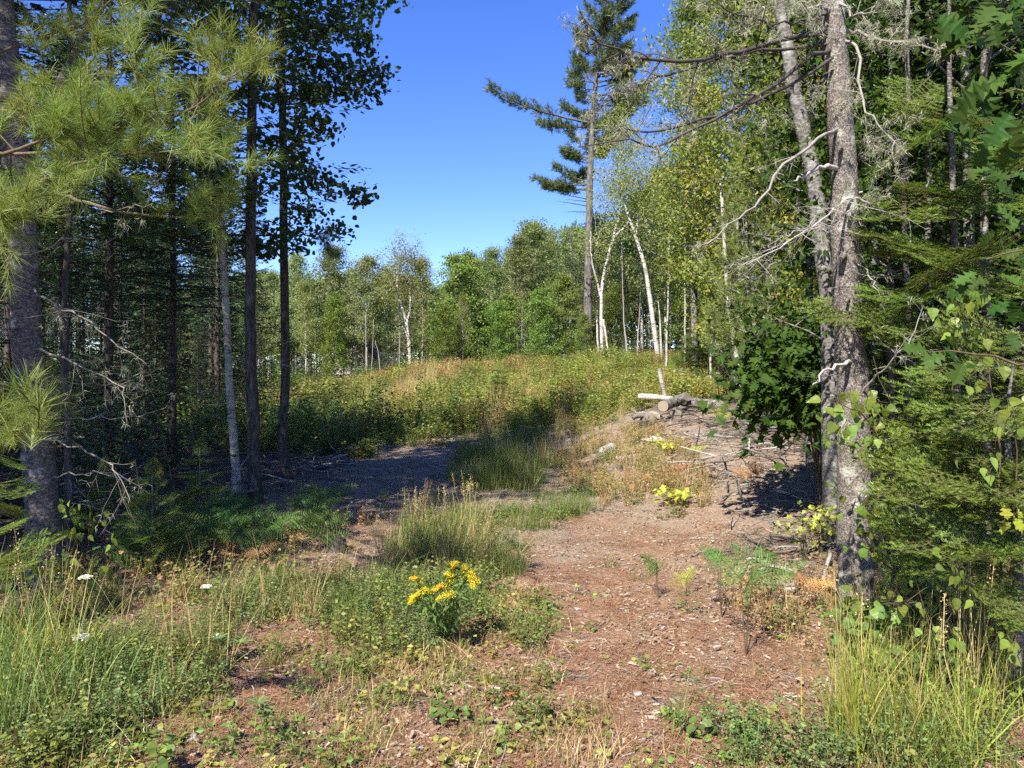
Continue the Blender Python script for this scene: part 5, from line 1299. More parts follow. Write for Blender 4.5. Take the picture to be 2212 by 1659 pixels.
# ------------------------------------------------------------------ foreground cover
FG = [
    clump(lambda b: blades(b, 34, .13, .0042, .35, .5, base=.05), [M['grass']], "ground_clump"),
    clump(lambda b: blades(b, 30, .15, .004, .4, .6, base=.05), [M['straw']], "ground_clump"),
    clump(lambda b: stems_leaves(b, 7, .17, .026, 12, .6, LEAF, 0, 1, base=.05, stem_r=.0015, low=.05), [M['twig'], M['weed']], "ground_clump"),
    clump(lambda b: stems_leaves(b, 14, .22, .016, 30, .9, LEAF, 0, 1, base=.08, stem_r=.0014, low=.05), [M['twig'], M['weed_blue']], "ground_clump"),
    clump(lambda b: stems_leaves(b, 8, .05, .028, 4, 1.6, ROUND, 0, 1, base=.07, stem_r=.001, low=.5), [M['twig'], M['moss_leaf']], "ground_clump"),
    clump(lambda b: blades(b, 40, .32, .0048, .3, .45, base=.05), [M['grass']], "ground_clump"),
    clump(lambda b: blades(b, 16, .50, .003, .3, .4, base=.04), [M['straw']], "ground_clump"),
    clump(lambda b: stems_leaves(b, 6, .20, .036, 9, .8, ROUND, 0, 1, base=.06, stem_r=.0018, low=.3), [M['twig'], M['weed']], "ground_clump"),
    clump(lambda b: stems_leaves(b, 10, .26, .026, 16, .6, LEAF, 0, 1, base=.08, stem_r=.0018, low=.1), [M['twig'], M['mead_green']], "ground_clump"),
    clump(lambda b: stems_leaves(b, 10, .30, .03, 12, .5, LEAF, 0, 1, base=.10, stem_r=.0018, low=.1), [M['straw'], M['mead_red']], "ground_clump"),
    clump(lambda b: blades(b, 30, .5, .005, .25, .4, base=.06), [M['grass_lime']], "ground_clump"),
    clump(lambda b: stems_leaves(b, 6, .12, .03, 9, .9, LEAF, 0, 1, base=.05, stem_r=.0015, low=.05), [M['twig'], M['mead_yel']], "ground_clump"),
]
ZONES = [  # polygon in the picture plane on the ground, clumps per square metre, kinds
    ([(-60, 1360), (120, 1330), (420, 1310), (620, 1260), (760, 1260), (830, 1290), (790, 1390), (620, 1430), (430, 1480), (330, 1560), (180, 1680), (-60, 1680)], 105, [3, 3, 1, 5, 5, 6, 2, 8, 1, 11, 0]),
    ([(-60, 1480), (150, 1440), (380, 1400), (500, 1420), (430, 1500), (300, 1590), (120, 1680), (-60, 1680)], 80, [3, 3, 3, 8, 5]),
    ([(150, 1290), (420, 1270), (640, 1250), (760, 1290), (600, 1350), (300, 1360), (100, 1370)], 55, [5, 6, 2, 11, 1, 9, 8]),
    ([(300, 1500), (620, 1420), (800, 1380), (1000, 1300), (1130, 1270), (1200, 1330), (1240, 1440), (1230, 1500), (900, 1540), (600, 1570), (380, 1570)], 130, [0, 0, 1, 2, 1, 11, 4, 2, 0, 11]),
    ([(250, 1560), (700, 1540), (1250, 1500), (1350, 1560), (1400, 1680), (100, 1680)], 75, [0, 1, 4, 2, 1, 0, 11]),
    ([(60, 1640), (330, 1560), (420, 1600), (350, 1690), (60, 1690)], 130, [4, 7, 4, 2, 0]),
    ([(760, 1400), (740, 1300), (830, 1250), (900, 1260), (1000, 1280), (1040, 1330), (900, 1420)], 130, [3, 3, 8, 2, 3, 5]),
    ([(830, 1260), (840, 1180), (900, 1130), (1010, 1120), (1120, 1180), (1130, 1240), (1000, 1290)], 90, [5, 5, 3, 2, 6, 8]),
    ([(1380, 1640), (1450, 1560), (1560, 1530), (1680, 1580), (1820, 1600), (2230, 1560), (2230, 1690), (1380, 1690)], 85, [3, 2, 0, 1, 4, 3, 5]),
    ([(1790, 1470), (1840, 1340), (1960, 1280), (2230, 1300), (2260, 1690), (1840, 1690)], 95, [5, 6, 10, 7, 8, 1, 8, 5]),
    ([(1560, 1300), (1760, 1240), (1830, 1330), (1800, 1460), (1700, 1420)], 30, [1, 6, 2, 9, 1]),
    ([(1020, 1130), (1180, 1080), (1300, 1060), (1290, 1110), (1160, 1150), (1050, 1160)], 40, [5, 0, 2, 3]),
    ([(1190, 1000), (1300, 930), (1420, 920), (1530, 1000), (1540, 1110), (1400, 1130), (1250, 1080)], 45, [9, 8, 2, 6, 9, 1, 11]),
    ([(960, 1040), (1000, 960), (1130, 920), (1200, 960), (1160, 1060), (1060, 1070)], 40, [5, 5, 3, 5, 6]),
    ([(1150, 1260), (1500, 1180), (1700, 1320), (1700, 1480), (1300, 1520), (1240, 1400)], 4, [0, 1, 2, 4]),
    ([(700, 1060), (1000, 980), (1040, 1120), (860, 1150)], 5, [0, 2, 1]),
    ([(40, 1250), (300, 1180), (640, 1120), (800, 1130), (700, 1230), (300, 1280), (60, 1300)], 12, [2, 8, 4, 9]),
]
PTS, IDX = [], []
g = np.random.default_rng(41)
N = 260000
X = g.uniform(-4.6, 5.2, N); Y = g.uniform(2.7, 18, N); Z = H(X, Y); area = 9.8 * 15.3
qx, qy = proj(np.stack((X, Y, Z), -1)); used = 0
for poly, dens, ks in ZONES:
    k = np.nonzero(inpoly(qx, qy, poly))[0]
    keep_p = dens * area / N
    thin = .55 + 1.5 * np.clip(vnoise(X[k] * 2.2, Y[k] * 2.2) + .15, -.3, .5)
    k = k[g.random(len(k)) < keep_p * thin]
    PTS.append(np.stack((X[k], Y[k], Z[k]), -1)); IDX.append(g.choice(ks, len(k)))
PTS, IDX = np.concatenate(PTS), np.concatenate(IDX); n = len(PTS)
gn_cover("foreground_weeds", PTS, np.stack((g.normal(0, .12, n), g.normal(0, .12, n), g.random(n) * 6.28), -1), g.uniform(.6, 1.25, n), IDX, FG, "low green and straw weeds and grasses spread over the near ground", "weeds")

# ------------------------------------------------------------------ litter on the track: chips, needles, twigs
def chips(b, n, rad, L=(.009, .030), m=0):
    box = T([(-.5, -.5, 0), (.5, -.5, 0), (.42, .5, 0), (-.38, .5, 0), (-.5, -.5, 1), (.5, -.5, 1), (.42, .5, 1), (-.38, .5, 1)], [(4, 5, 6), (4, 6, 7), (0, 1, 5), (0, 5, 4), (1, 2, 6), (1, 6, 5), (2, 3, 7), (2, 7, 6), (3, 0, 4), (3, 4, 7)])
    a = rng.random(n) * 6.28; r = rad * np.sqrt(rng.random(n)); P = np.stack((r * np.cos(a), r * np.sin(a), rng.uniform(-.003, .006, n)), -1)
    d = rng.normal(0, 1, (n, 3)); d[:, 2] *= .12
    ln = rng.uniform(*L, n); S = np.stack((ln * rng.uniform(.18, .5, n), ln, rng.uniform(.003, .007, n)), -1)
    b.tpl(*box, P, frames(d, rdir(n, 6)), S, np.clip(rng.normal(.45, .28, n), 0, 1), m)
def needles_(b, n, rad, m=0):
    a = rng.random(n) * 6.28; r = rad * np.sqrt(rng.random(n)); P = np.stack((r * np.cos(a), r * np.sin(a), rng.uniform(0, .010, n)), -1)
    d = rng.normal(0, 1, (n, 3)); d[:, 2] *= .15
    S = np.stack((np.full(n, .0026), rng.uniform(.04, .09, n), np.ones(n)), -1)
    b.tpl(*NEEDLE, P, frames(d, rdir(n, 4)), S, rng.random(n), m)
def twigs_(b, n, rad, m=0):
    for _ in range(n):
        p = np.array((*rng.normal(0, rad, 2), rng.uniform(.004, .02))); d = rng.normal(0, 1, 3); d[2] *= .1; d /= np.linalg.norm(d)
        L_ = rng.uniform(.05, .18); s = np.linspace(-.5, .5, 4)[:, None]
        b.tube(p + d * L_ * s + rng.normal(0, .006, (4, 3)), rng.uniform(.0012, .003), 4, rng.random() * .7, m, cap=False)
LIT = [clump(lambda b: chips(b, 26, .13), [M['chip']], "litter_clump") for _ in range(3)] + [clump(lambda b: chips(b, 24, .14), [M['chip_grey']], "litter_clump") for _ in range(3)] + \
      [clump(lambda b: needles_(b, 100, .14), [M['litter']], "litter_clump") for _ in range(3)] + [clump(lambda b: twigs_(b, 4, .12), [M['dead']], "litter_clump") for _ in range(2)] + \
      [clump(lambda b: chips(b, 4, .16, (.025, .06)), [M['chip']], "litter_clump"), clump(lambda b: twigs_(b, 5, .2), [M['dead_dark']], "litter_clump")]
N = 11000
g = np.random.default_rng(51)
Y = 2.8 + 17 * g.random(N) ** 1.35; X = g.uniform(-.72, .78, N) * (Y + .6)
k = (X > -5.5) & (X < 6.5); X, Y = X[k], Y[k]; n = len(X)
far = np.clip((Y - 5.5) / 4 + 2.0 * vnoise(X * .5, Y * .5) + .35 * ss(1, 4, X), 0, 1)
u = g.random(n)
right = ss(.2, 2.5, X)
idx = np.where(u < .34 + .14 * right, np.where(g.random(n) < far, g.integers(3, 6, n), g.integers(0, 3, n)), np.where(u < .84, g.integers(6, 9, n), np.where(u < .93, g.integers(9, 11, n), np.where(u < .97, 11, 12))))
idx = np.where((idx >= 6) & (idx < 9) & (g.random(n) < far * .6), g.integers(3, 6, n), idx)
pts = np.stack((X, Y, H(X, Y)), -1)
gn_cover("track_litter", pts, np.stack((g.normal(0, .06, n), g.normal(0, .06, n), g.random(n) * 6.28), -1), g.uniform(.7, 1.3, n), idx, LIT, "wood chips, red pine needles and twigs strewn over the track", "litter")
# brush heaps
def heap(name, poly, n, L, label, mats, seed, lift=.12):
    g = np.random.default_rng(seed); b = MB(); q = np.array(poly); c = 0
    while c < n:
        px, py = g.uniform(q[:, 0].min(), q[:, 0].max()), g.uniform(q[:, 1].min(), q[:, 1].max())
        if not inpoly(np.array([px]), np.array([py]), poly)[0]: continue
        p = gp(px, py); d = g.normal(0, 1, 3); d[2] *= .15; d /= np.linalg.norm(d); ln = g.uniform(*L)
        s = np.linspace(-.5, .5, 6)[:, None]; z0 = g.uniform(.0, lift)
        path = p + np.array((0, 0, z0)) + d * ln * s + np.cumsum(g.normal(0, .012, (6, 3)), 0)
        path[:, 2] = np.maximum(path[:, 2], H(path[:, 0], path[:, 1]) + .004)
        b.tube(path, g.choice([.004, .006, .008, .012, .020]) * g.uniform(.7, 1.3) * (1 - .5 * (s[:, 0] + .5)), 5, g.random(), int(g.random() < .3)); c += 1
    tag(ob(name, b.mesh(name, mats)), label, "brush", kind="stuff")
heap("brush_litter", [(1450, 905), (1560, 900), (1700, 930), (1720, 1000), (1660, 1080), (1540, 1040), (1440, 1000)], 240, (.12, .9), "grey dead sticks littering the bank below the oak bush", [M['dead'], M['dead_dark']], 61, .06)
heap("brush_litter", [(1360, 880), (1450, 850), (1560, 875), (1580, 915), (1450, 925), (1370, 930)], 110, (.1, .8), "thin broken sticks and bark round the log pile", [M['dead_dark'], M['dead']], 66, .14)
heap("brush_litter", [(600, 965), (760, 960), (780, 1000), (700, 1060), (600, 1090), (560, 1050)], 150, (.2, 1.0), "dark dead sticks along the track's left verge by the slim aspen", [M['dead_dark'], M['dead']], 62, .3)
heap("brush_litter", [(1560, 1050), (1720, 1040), (1800, 1150), (1800, 1290), (1650, 1310), (1560, 1180)], 110, (.15, .6), "thin dead sticks round the rough spruce's foot", [M['dead'], M['dead_dark']], 63, .05)
heap("brush_litter", [(-60, 960), (560, 900), (600, 1060), (300, 1200), (-60, 1230)], 220, (.3, 1.4), "tangled dead sticks on the left wood's dark floor", [M['dead_dark'], M['dead']], 64, .5)
# ------------------------------------------------------------------ logs, stumps, stones
def log(name, a, b_, r, label, bark, cat="log", rough=.08, cutmat='cut', r2=None, n=12, sides=18, bend=.004):
    a, b_ = np.asarray(a, float), np.asarray(b_, float); base = (a + b_) / 2
    rt = root(name, base, label, cat); s = np.linspace(0, 1, n)[:, None]
    p = (a - base) + (b_ - a) * s + np.cumsum(rng.normal(0, bend, (n, 3)), 0) * np.sin(PI * s)
    b = MB(); b.tube(p, np.linspace(r, r2 or r * .9, n), sides, .5, 0, cap=False, rough=rough); ob("bark", b.mesh("bark", bark), rt)
    for c, q, rr in ((p[0], p[0] - p[1], r), (p[-1], p[-1] - p[-2], r2 or r * .9)):
        d = nrm(q); e = MB()
        e.tube(np.array((c - d * .01, c - d * .004, c + d * .004)), np.array((.97, .95, .9)) * rr, sides, .5, 0, rough=.04); ob("sawn_end", e.mesh("sawn_end", M[cutmat]), rt)
    return rt
DL = 16.3
gz = lambda q, dz: np.array((q[0], q[1], hz(q[0], q[1]) + dz))
def lg(px, py, d):
    p = at(px, py, d); p[2] = max(p[2], hz(p[0], p[1]) + .07); return p
log("birch_log", lg(1380, 856, 17.2), lg(1458, 863, 16.8), .068, "white birch log lying behind the dark log pile", M['birch'], r2=.06)
log("birch_pole", lg(1439, 868, 17.6), lg(1424, 797, 17.4), .050, "white birch pole standing tilted above the log pile", M['birch'], "pole", r2=.044)
log("dark_log", lg(1432, 878, 15.9), lg(1478, 862, 17.2), .125, "dark log with its round end facing the camera, in the pile's middle", M['log_dark'], cutmat='chip_grey', r2=.10)
log("broken_log", lg(1445, 868, 16.6), lg(1484, 857, 16.2), .085, "short broken log on top of the pile with a dark hole in its end", M['log_dark'], rough=.2, r2=.11)
log("long_log", lg(1476, 868, 16.8), lg(1556, 894, 15.6), .105, "long grey log with ringed bark sloping right under the oak bush", M['log_dark'], cutmat='chip_grey', r2=.115)
log("log_round", lg(1460, 893, 15.7), lg(1462, 891, 15.95), .13, "pale sawn wood round propped in front of the dark logs", M['log_dark'])
b = MB(); base = gp(1402, 918); rt = root("root_stump", base, "gnarled grey weathered root stump left of the sawn round", "stump")
for i in range(9):
    az = i * .75 + rng.normal(0, .2); L_ = rng.uniform(.22, .42); s = np.linspace(0, 1, 7)[:, None]
    q = np.array((0, 0, .16)) + np.array((math.cos(az), math.sin(az) * .6, -.12)) * L_ * s + np.array((0, 0, .08)) * np.sin(PI * s) + np.cumsum(rng.normal(0, .015, (7, 3)), 0) * s
    b = MB(); b.tube(q, rng.uniform(.06, .10) * (1 - .55 * s[:, 0]), 10, rng.uniform(.3, .9), 0, rough=.35); ob("root", b.mesh("root", M['cut']), rt)
b = MB(); b.tube(np.array([(0, 0, -.02), (0, 0, .12), (.02, 0, .24), (.02, 0, .27)]), (.20, .19, .16, .11), 14, .5, 0, rough=.3); ob("body", b.mesh("body", M['cut']), rt)
base = gp(724, 1190); rt = root("stump", base, "small dark sawn stump in the shade left of the grassy strip", "stump")
b = MB(); b.tube(np.array([(0, 0, -.03), (0, 0, .03), (.005, 0, .08), (.008, 0, .125)]), (.145, .11, .10, .098), 20, .5, 0, cap=False, rough=.12); ob("bark", b.mesh("bark", M['bark_dark']), rt)
b = MB(); b.tube(np.array([(.008, 0, .10), (.008, 0, .112), (.008, 0, .118)]), (.097, .095, .09), 20, .3, 0, rough=.03); ob("sawn_top", b.mesh("sawn_top", M['dead_dark']), rt)
def stick(pts, r, label, mat='dead', name="stick", nsub=2):
    q = np.array([gp(*p) for p in pts]); q[:, 2] += r * .8; base = q.mean(0); p = curve(q - base, 12, r * .3); b = MB(); deadwood(b, p, r, nsub, .2, 1, rng.uniform(.5, 1), sides=7)
    tag(ob(name, b.mesh(name, M[mat]), None, base), label, "stick")
stick([(675, 1022), (715, 1010), (757, 999)], .05, "dark rotting log on the track's left verge", 'dead_dark', "rotting_log")
stick([(758, 1000), (764, 1005), (770, 1010)], .03, "bent pale driftwood like stub at the rotting log's end", 'dead', "bent_stub", 1)
stick([(1455, 948), (1466, 956), (1478, 966)], .03, "short pale split stick on the bank below the logs")
stick([(1310, 1173), (1335, 1175), (1360, 1177)], .008, "thin pale stick on the track right of the grassy strip")
stick([(1495, 1205), (1515, 1196), (1535, 1192)], .013, "pale bone like wood scrap on the track's right part")
stick([(1490, 1165), (1530, 1166), (1575, 1168)], .010, "long thin grey stick across the track's right edge")
stick([(1205, 1262), (1228, 1265), (1250, 1270)], .007, "small pale stick right of the goldenrod")
stick([(1540, 1295), (1620, 1297), (1700, 1302)], .016, "grey barkless branch lying under the tall fern", nsub=5)
stick([(640, 1263), (670, 1259), (700, 1258)], .008, "white stick on the red needles left of the grassy strip")
stick([(1500, 1000), (1560, 985), (1640, 975)], .03, "long grey fallen branch across the stick littered bank", nsub=6)
stick([(1440, 1010), (1500, 1004), (1560, 1010)], .022, "second grey fallen branch low on the bank", nsub=6)
stick([(1600, 945), (1650, 960), (1700, 985)], .035, "dark fallen branch under the oak bush", 'dead_dark', nsub=5)
q0, q1 = at(1510, 801, 27), at(1552, 790, 26)
log("pale_log", gz(q0, .35), gz(q1, .7), .08, "pale fallen log at the meadow's right border above the oak bush", M['birch_grey'])
log("fence_stub", gz(at(1472, 790, 29), -.1), gz(at(1472, 790, 29), .62), .07, "short broken upright stub at the meadow's right border", M['bark_grey'], "stub")

def stone(px, py, w, label, shade=.5, flat=.45, name="stone", group=None):
    p = gp(px, py); r = w / FPX * p[1] / 2; g = np.random.default_rng(int(px * 7 + py)); me = MB()
    nu, nv = 12, 7; V = []
    for j in range(nv):
        ph = PI * j / (nv - 1)
        for i in range(nu):
            th = 2 * PI * i / nu; d = np.array((math.sin(ph) * math.cos(th), math.sin(ph) * math.sin(th), math.cos(ph)))
            V.append(d)
    V = np.array(V); k = 1 + .28 * np.sin(V @ g.normal(0, 2.2, 3) + g.random() * 6) + .16 * np.sin(V @ g.normal(0, 5, 3)); V = V * k[:, None] * np.array((r, r * g.uniform(.6, 1), r * flat))
    V = np.sign(V) * np.minimum(np.abs(V), np.array((r * .95, r * .85, r * flat * .8)))
    F = [(j * nu + i, j * nu + (i + 1) % nu, (j + 1) * nu + (i + 1) % nu, (j + 1) * nu + i) for j in range(nv - 1) for i in range(nu)]
    me.add(V, np.array(F)[:, ::-1], shade, 0, False)
    o = ob(name, me.mesh(name, M['stone']), None, p); o.rotation_euler = (g.normal(0, .15), g.normal(0, .15), g.random() * 6)
    tag(o, label, "stone", group)
for a in ((1376, 1500, 38, "flat white stone on the chips near the bottom, right of centre", 1.0, .3), (1462, 1438, 16, "small white pebble up and right of the flat white stone", 1.0), (1470, 1442, 12, "tiny white pebble touching the small white pebble", 1.0), (1546, 1402, 26, "cream coloured stone left of the tall fern's stems", .95, .4),
          (1075, 1533, 22, "blue grey stone left of the orange leaf", .35), (1217, 1560, 18, "blue grey pebble right of the orange leaf", .3), (900, 1625, 34, "flat grey stone at the bottom left of centre", .5, .3), (1087, 1562, 28, "half buried pale stone below the blue grey stone", .7, .3), (1250, 1318, 20, "white stone on red needles left of the dead brown twig heap", .9),
          (1320, 975, 62, "grey lichened rock on the bank left of the logs", .5, .6), (1350, 992, 40, "pale flat rock at the lichened rock's right foot", .8, .4), (1418, 950, 62, "pale layered rock slab below the logs", .75, .35), (1400, 944, 30, "white flake on the layered rock slab", 1.0, .25),
          (1235, 958, 40, "dark mossy rock at the grassy strip's upper end", .2, .6), (1023, 1622, 22, "flat pale pebble at the bottom centre", .8, .3), (410, 1600, 30, "flat grey stone at the bottom left", .4, .3), (1020, 1446, 24, "rusty grey stone in the low weeds below the goldenrod", .4, .4), (1640, 1355, 22, "cream wood flake like stone right of the track", .9, .3)):
    stone(*a)

# ------------------------------------------------------------------ ferns
def frond_mesh(mat, seed, n=12, wide=.44, wilt=.25):
    g = np.random.default_rng(seed); b = MB()
    s = np.linspace(0, 1, 8)[:, None]; rach = np.concatenate((np.zeros((8, 1)), s, -wilt * s ** 2), 1)
    b.tube(rach, np.linspace(.010, .002, 8), 3, .2, 0, cap=False)
    P, D, S, U, RN = [], [], [], [], []
    for i in range(n):
        u = .03 + .95 * i / n; L_ = wide * (1 - u) ** .8 + .03; z = -wilt * u * u
        for sd in (-1, 1):
            d = np.array((sd, .5 + g.normal(0, .06), -.10 + g.normal(0, .10))); P.append((0, u + sd * .008, z)); D.append(d); S.append((.42 / n * 1.9 * (1 - .35 * u) * g.uniform(.8, 1.2), L_ * g.uniform(.85, 1.1), L_)); U.append(np.array((g.normal(0, .2), -.1, 1.))); RN.append(np.clip(g.normal(.5, .25), 0, 1))
    P, D, U, S = map(np.array, (P, D, U, S))
    # one pinna: a toothed, tapering blade
    k = 9; y = np.linspace(0, 1, k); w = .5 * (1 - y) ** .75; out = np.where(np.arange(k) % 2, 1.0, .35) * w; out[0] = .2
    tv = np.concatenate([np.stack((np.zeros(k), y, -.12 * y ** 2), -1), np.stack((out, y + .03, -.12 * y ** 2 - .02), -1), np.stack((-out, y + .03, -.12 * y ** 2 - .02), -1)])
    q = np.arange(k - 1); tf = np.concatenate((np.stack((q, k + q, k + q + 1, q + 1), -1), np.stack((q, q + 1, 2 * k + q + 1, 2 * k + q), -1)))
    b.tpl(tv, tf, P, frames(D, U), S, np.array(RN), 1)
    return b.mesh("frond", [M['twig'] if mat != 'fern_brown' else M['fern_brown'], M[mat]])
FR = {k: [frond_mesh(k, 500 + i) for i in range(3)] for k in ('fern', 'fern_brown')}
FR['fern_yellow'] = [frond_mesh('lime', 510)]
def fern(base, h, fl, label, kind='fern', n=3, group=None, lean=(0, 0), az0=None):
    base = np.array((base[0], base[1], hz(base[0], base[1]))); r = root("fern", base, label, "fern", group)
    for i in range(n):
        az = (rng.random() * 6.28 if az0 is None else az0 + rng.normal(0, .4)) if n < 3 else i * 2 * PI / n + rng.normal(0, .4)
        tip = np.array((lean[0] + .10 * math.cos(az), lean[1] + .10 * math.sin(az), 1.)) * h * rng.uniform(.75, 1.1)
        b = MB(); b.tube(curve(np.array([(0, 0, -.02), tip * .5 + rng.normal(0, .01, 3), tip]), 7), np.linspace(.0034, .002, 7), 4, .4, 0, cap=False)
        st = ob("stem", b.mesh("stem", M['twig' if kind != 'fern_brown' else 'fern_brown']), r)
        d = np.array((math.cos(az), math.sin(az), rng.uniform(.0, .75))); L_ = fl * rng.uniform(.8, 1.15)
        o = ob("frond", FR[kind][int(rng.integers(0, len(FR[kind])))], r); o.matrix_local = mat4(tip - nrm(d) * .02, frames(d[None], (UP * .6 + np.array((-.2, -.8, 0)) + rng.normal(0, .25, 3))[None])[0], L_)
GFN = "green bracken ferns under the left wood's edge"
for i in range(44):
    px = rng.uniform(290, 720); py = 1250 - (px - 350) * .17 + rng.uniform(-85, 12)
    fern(gp(px, py), rng.uniform(.16, .36), rng.uniform(.24, .38), "green bracken fern in the shady patch under the left wood's edge", 'fern', 3, GFN)
for px, py in ((560, 1225), (470, 1240), (640, 1190), (700, 1150), (500, 1215)):
    fern(gp(px, py), .14, .18, "dry brown fern among the green bracken of the left shade", 'fern_brown', 3, "dry brown ferns among the left bracken")
fern(gp(1423, 1292), .24, .26, "single green fern on the open track, right of centre", 'fern', 2)
fern(gp(1480, 1290), .16, .18, "yellowing small fern right of the single green fern", 'fern_yellow', 2)
fern(gp(1611, 1420), .55, .30, "tall fern with long bare stems left of the rough spruce trunk", 'fern', 3)
fern(gp(1670, 1330), .36, .30, "broad fern between the tall fern and the rough spruce trunk", 'fern', 4)
fern(gp(1560, 1340), .36, .26, "dark fern leaning left beside the tall fern", 'fern', 2)
fern(gp(1735, 1310), .16, .18, "dry orange fern left of the rough spruce trunk's foot", 'fern_brown', 3)
fern(gp(1800, 1330), .2, .2, "dry orange fern against the rough spruce trunk's foot", 'fern_brown', 4)
fern(gp(1625, 1062), .24, .26, "russet fern in the shade below the oak bush", 'fern_brown', 4)
fern(gp(1600, 1050), .18, .22, "second russet fern left of the shaded russet one", 'fern_brown', 3)
fern(gp(1560, 925), .22, .3, "yellow green fern at the long log's right end", 'fern_yellow', 4)
fern(gp(1500, 985), .1, .3, "flattened yellow fern on the stick littered bank", 'fern_yellow', 3)
for px, py in ((1370, 1075), (1400, 1050), (1440, 1060), (1470, 1030), (1350, 1040)):
    fern(gp(px, py), .12, .2, "dry russet fern in the weeds on the bank below the logs", 'fern_brown', 3, "dry russet ferns on the bank below the logs")
# dead brown twig heap
b = MB(); base = gp(1339, 1312)
for i in range(26):
    s = np.linspace(0, 1, 5)[:, None]; d = np.array((rng.normal(0, 1), rng.normal(0, .6), abs(rng.normal(0, .3)))); L_ = rng.uniform(.04, .12)
    deadwood(b, np.array((rng.normal(0, .05), rng.normal(0, .03), .005)) + nrm(d) * L_ * s, .0025, 6, .6, 1, rng.random())
tag(ob("dry_spray", b.mesh("dry_spray", M['litter']), None, base), "fallen russet dead conifer spray on the red needles", "dead spray")
p = gp(1117, 1518); o = ob("fallen_leaf", leaf_mesh("fallen_leaf", MAP, M['leaf_orange'], .3, .3, 3), None, p + np.array((0, 0, .03))); o.scale = (.075,) * 3; o.rotation_euler = (.5, .2, 2.4)
tag(o, "single orange maple leaf on the near ground", "leaf")
p = gp(990, 1565); o = ob("fallen_leaf", leaf_mesh("fallen_leaf", OAK, M['straw'], .3, .5, 4), None, p + np.array((0, 0, .02))); o.scale = (.10,) * 3; o.rotation_euler = (.2, .3, 1.4)
tag(o, "tan curled dead leaf left of the orange leaf", "leaf")

# ------------------------------------------------------------------ small maples, shrubs
def leafy(name, px, py, h, n, rad, size, lib, label, cat="sapling", d=None, zmin=.3, squash=.6):
    base = gp(px, py); r = root(name, base, label, cat)
    for i in range(5):
        a = rng.random() * 6.28; b = MB(); e = np.array((math.cos(a) * rad * .7, math.sin(a) * rad * .7, h * rng.uniform(.6, 1)))
        b.tube(curve(np.array([(0, 0, -.02), e * np.array((.3, .3, .6)), e]), 6), np.linspace(.005, .002, 6), 4, .4, 0, cap=False); ob("stem", b.mesh("stem", M['twig']), r)
    q = rng.normal(0, .5, (n, 3)) * np.array((rad, rad, h * .35)) + np.array((0, 0, h * .7)); q[:, 2] = np.clip(q[:, 2], h * zmin * .5, None)
    dirs = q * np.array((1, 1, 0)) + rng.normal(0, .5 * rad, (n, 3)) - np.array((0, 0, .1 * rad)); ups = UP + TOSUN * .5 + rng.normal(0, .35, (n, 3))
    leaf_objs(r, base, q + base, dirs, ups, size * rng.uniform(.7, 1.25, n), lib)
leafy("maple_seedling", 1455, 1098, .22, 60, .22, .075, L_LIM, "bright lime green maple seedling on the track's right side")
leafy("maple_seedling", 1438, 985, .26, 60, .20, .075, L_LIM, "bright lime green maple seedling on the bank below the logs")
L_WEE = leafset("shrub_leaf", BIR, M['mead_green'], 3)
leafy("vine_shrub", 1735, 1215, .42, 90, .34, .05, L_WEE, "yellow green leafy shrublet left of the rough spruce trunk", "shrub")
leafy("vine_shrub", 1775, 1200, .45, 70, .25, .05, L_LIM, "lime leaved shrublet touching the rough spruce trunk's left side", "shrub")
leafy("broadleaf_plant", 1870, 1430, .34, 60, .22, .075, L_ROU, "broad leaved green plant at the rough spruce trunk's foot", "plant")
leafy("broadleaf_plant", 1990, 1510, .22, 30, .22, .10, L_ROU, "large leaved low plant right of the lime grass tussock", "plant")
leafy("broadleaf_plant", 2010, 1400, .5, 80, .36, .055, L_WEE, "leafy green shrub under the sunlit fir", "shrub")
leafy("broadleaf_plant", 2150, 1470, .5, 80, .34, .055, L_WEE, "leafy green shrub at the lower right corner under the fir", "shrub")
leafy("broadleaf_plant", 75, 1300, .35, 60, .35, .07, L_ROU, "round leaved plant in front of the thick pine trunk", "plant")
leafy("broadleaf_plant", 2190, 1330, .6, 70, .3, .06, L_BIR, "birch leaved shrub at the right side below the fir boughs", "shrub")
leafy("broadleaf_plant", 975, 1560, .10, 26, .09, .035, L_ROU, "small dark leafy plant left of the orange leaf", "plant")
leafy("seedling", 1560, 1600, .12, 26, .14, .04, L_ROU, "low leafy seedling at the bottom right of the track", "plant")
leafy("seedling", 1640, 1590, .14, 22, .12, .045, L_WEE, "second low leafy seedling at the bottom right", "plant")
def palm(px, py, s, label):
    base = gp(px, py); r = root("lupine", base, label, "plant")
    for j in range(3):
        c = base + np.array((rng.normal(0, .05), rng.normal(0, .04), .12 + .03 * j)); b = MB(); b.tube(np.array((np.zeros(3), c - base)), .002, 4, .5, 0, cap=False); ob("stem", b.mesh("stem", M['weed']), r)
        n = 9; a = np.arange(n) / n * 2 * PI
        leaf_objs(r, base, np.repeat(c[None], n, 0), np.stack((np.cos(a), np.sin(a), np.full(n, .25)), -1), np.repeat(UP[None], n, 0), np.full(n, s), L_LUP)
L_LUP = leafset("leaflet", [(0.004, 0), (.09, .3), (.13, .6), (.08, .88), (.004, 1)], M['weed_blue'], 2, curl=.05)
palm(487, 1445, .075, "lupine with palmate leaves in the left weeds")
palm(575, 1612, .06, "lupine with palmate leaves near the bottom left")

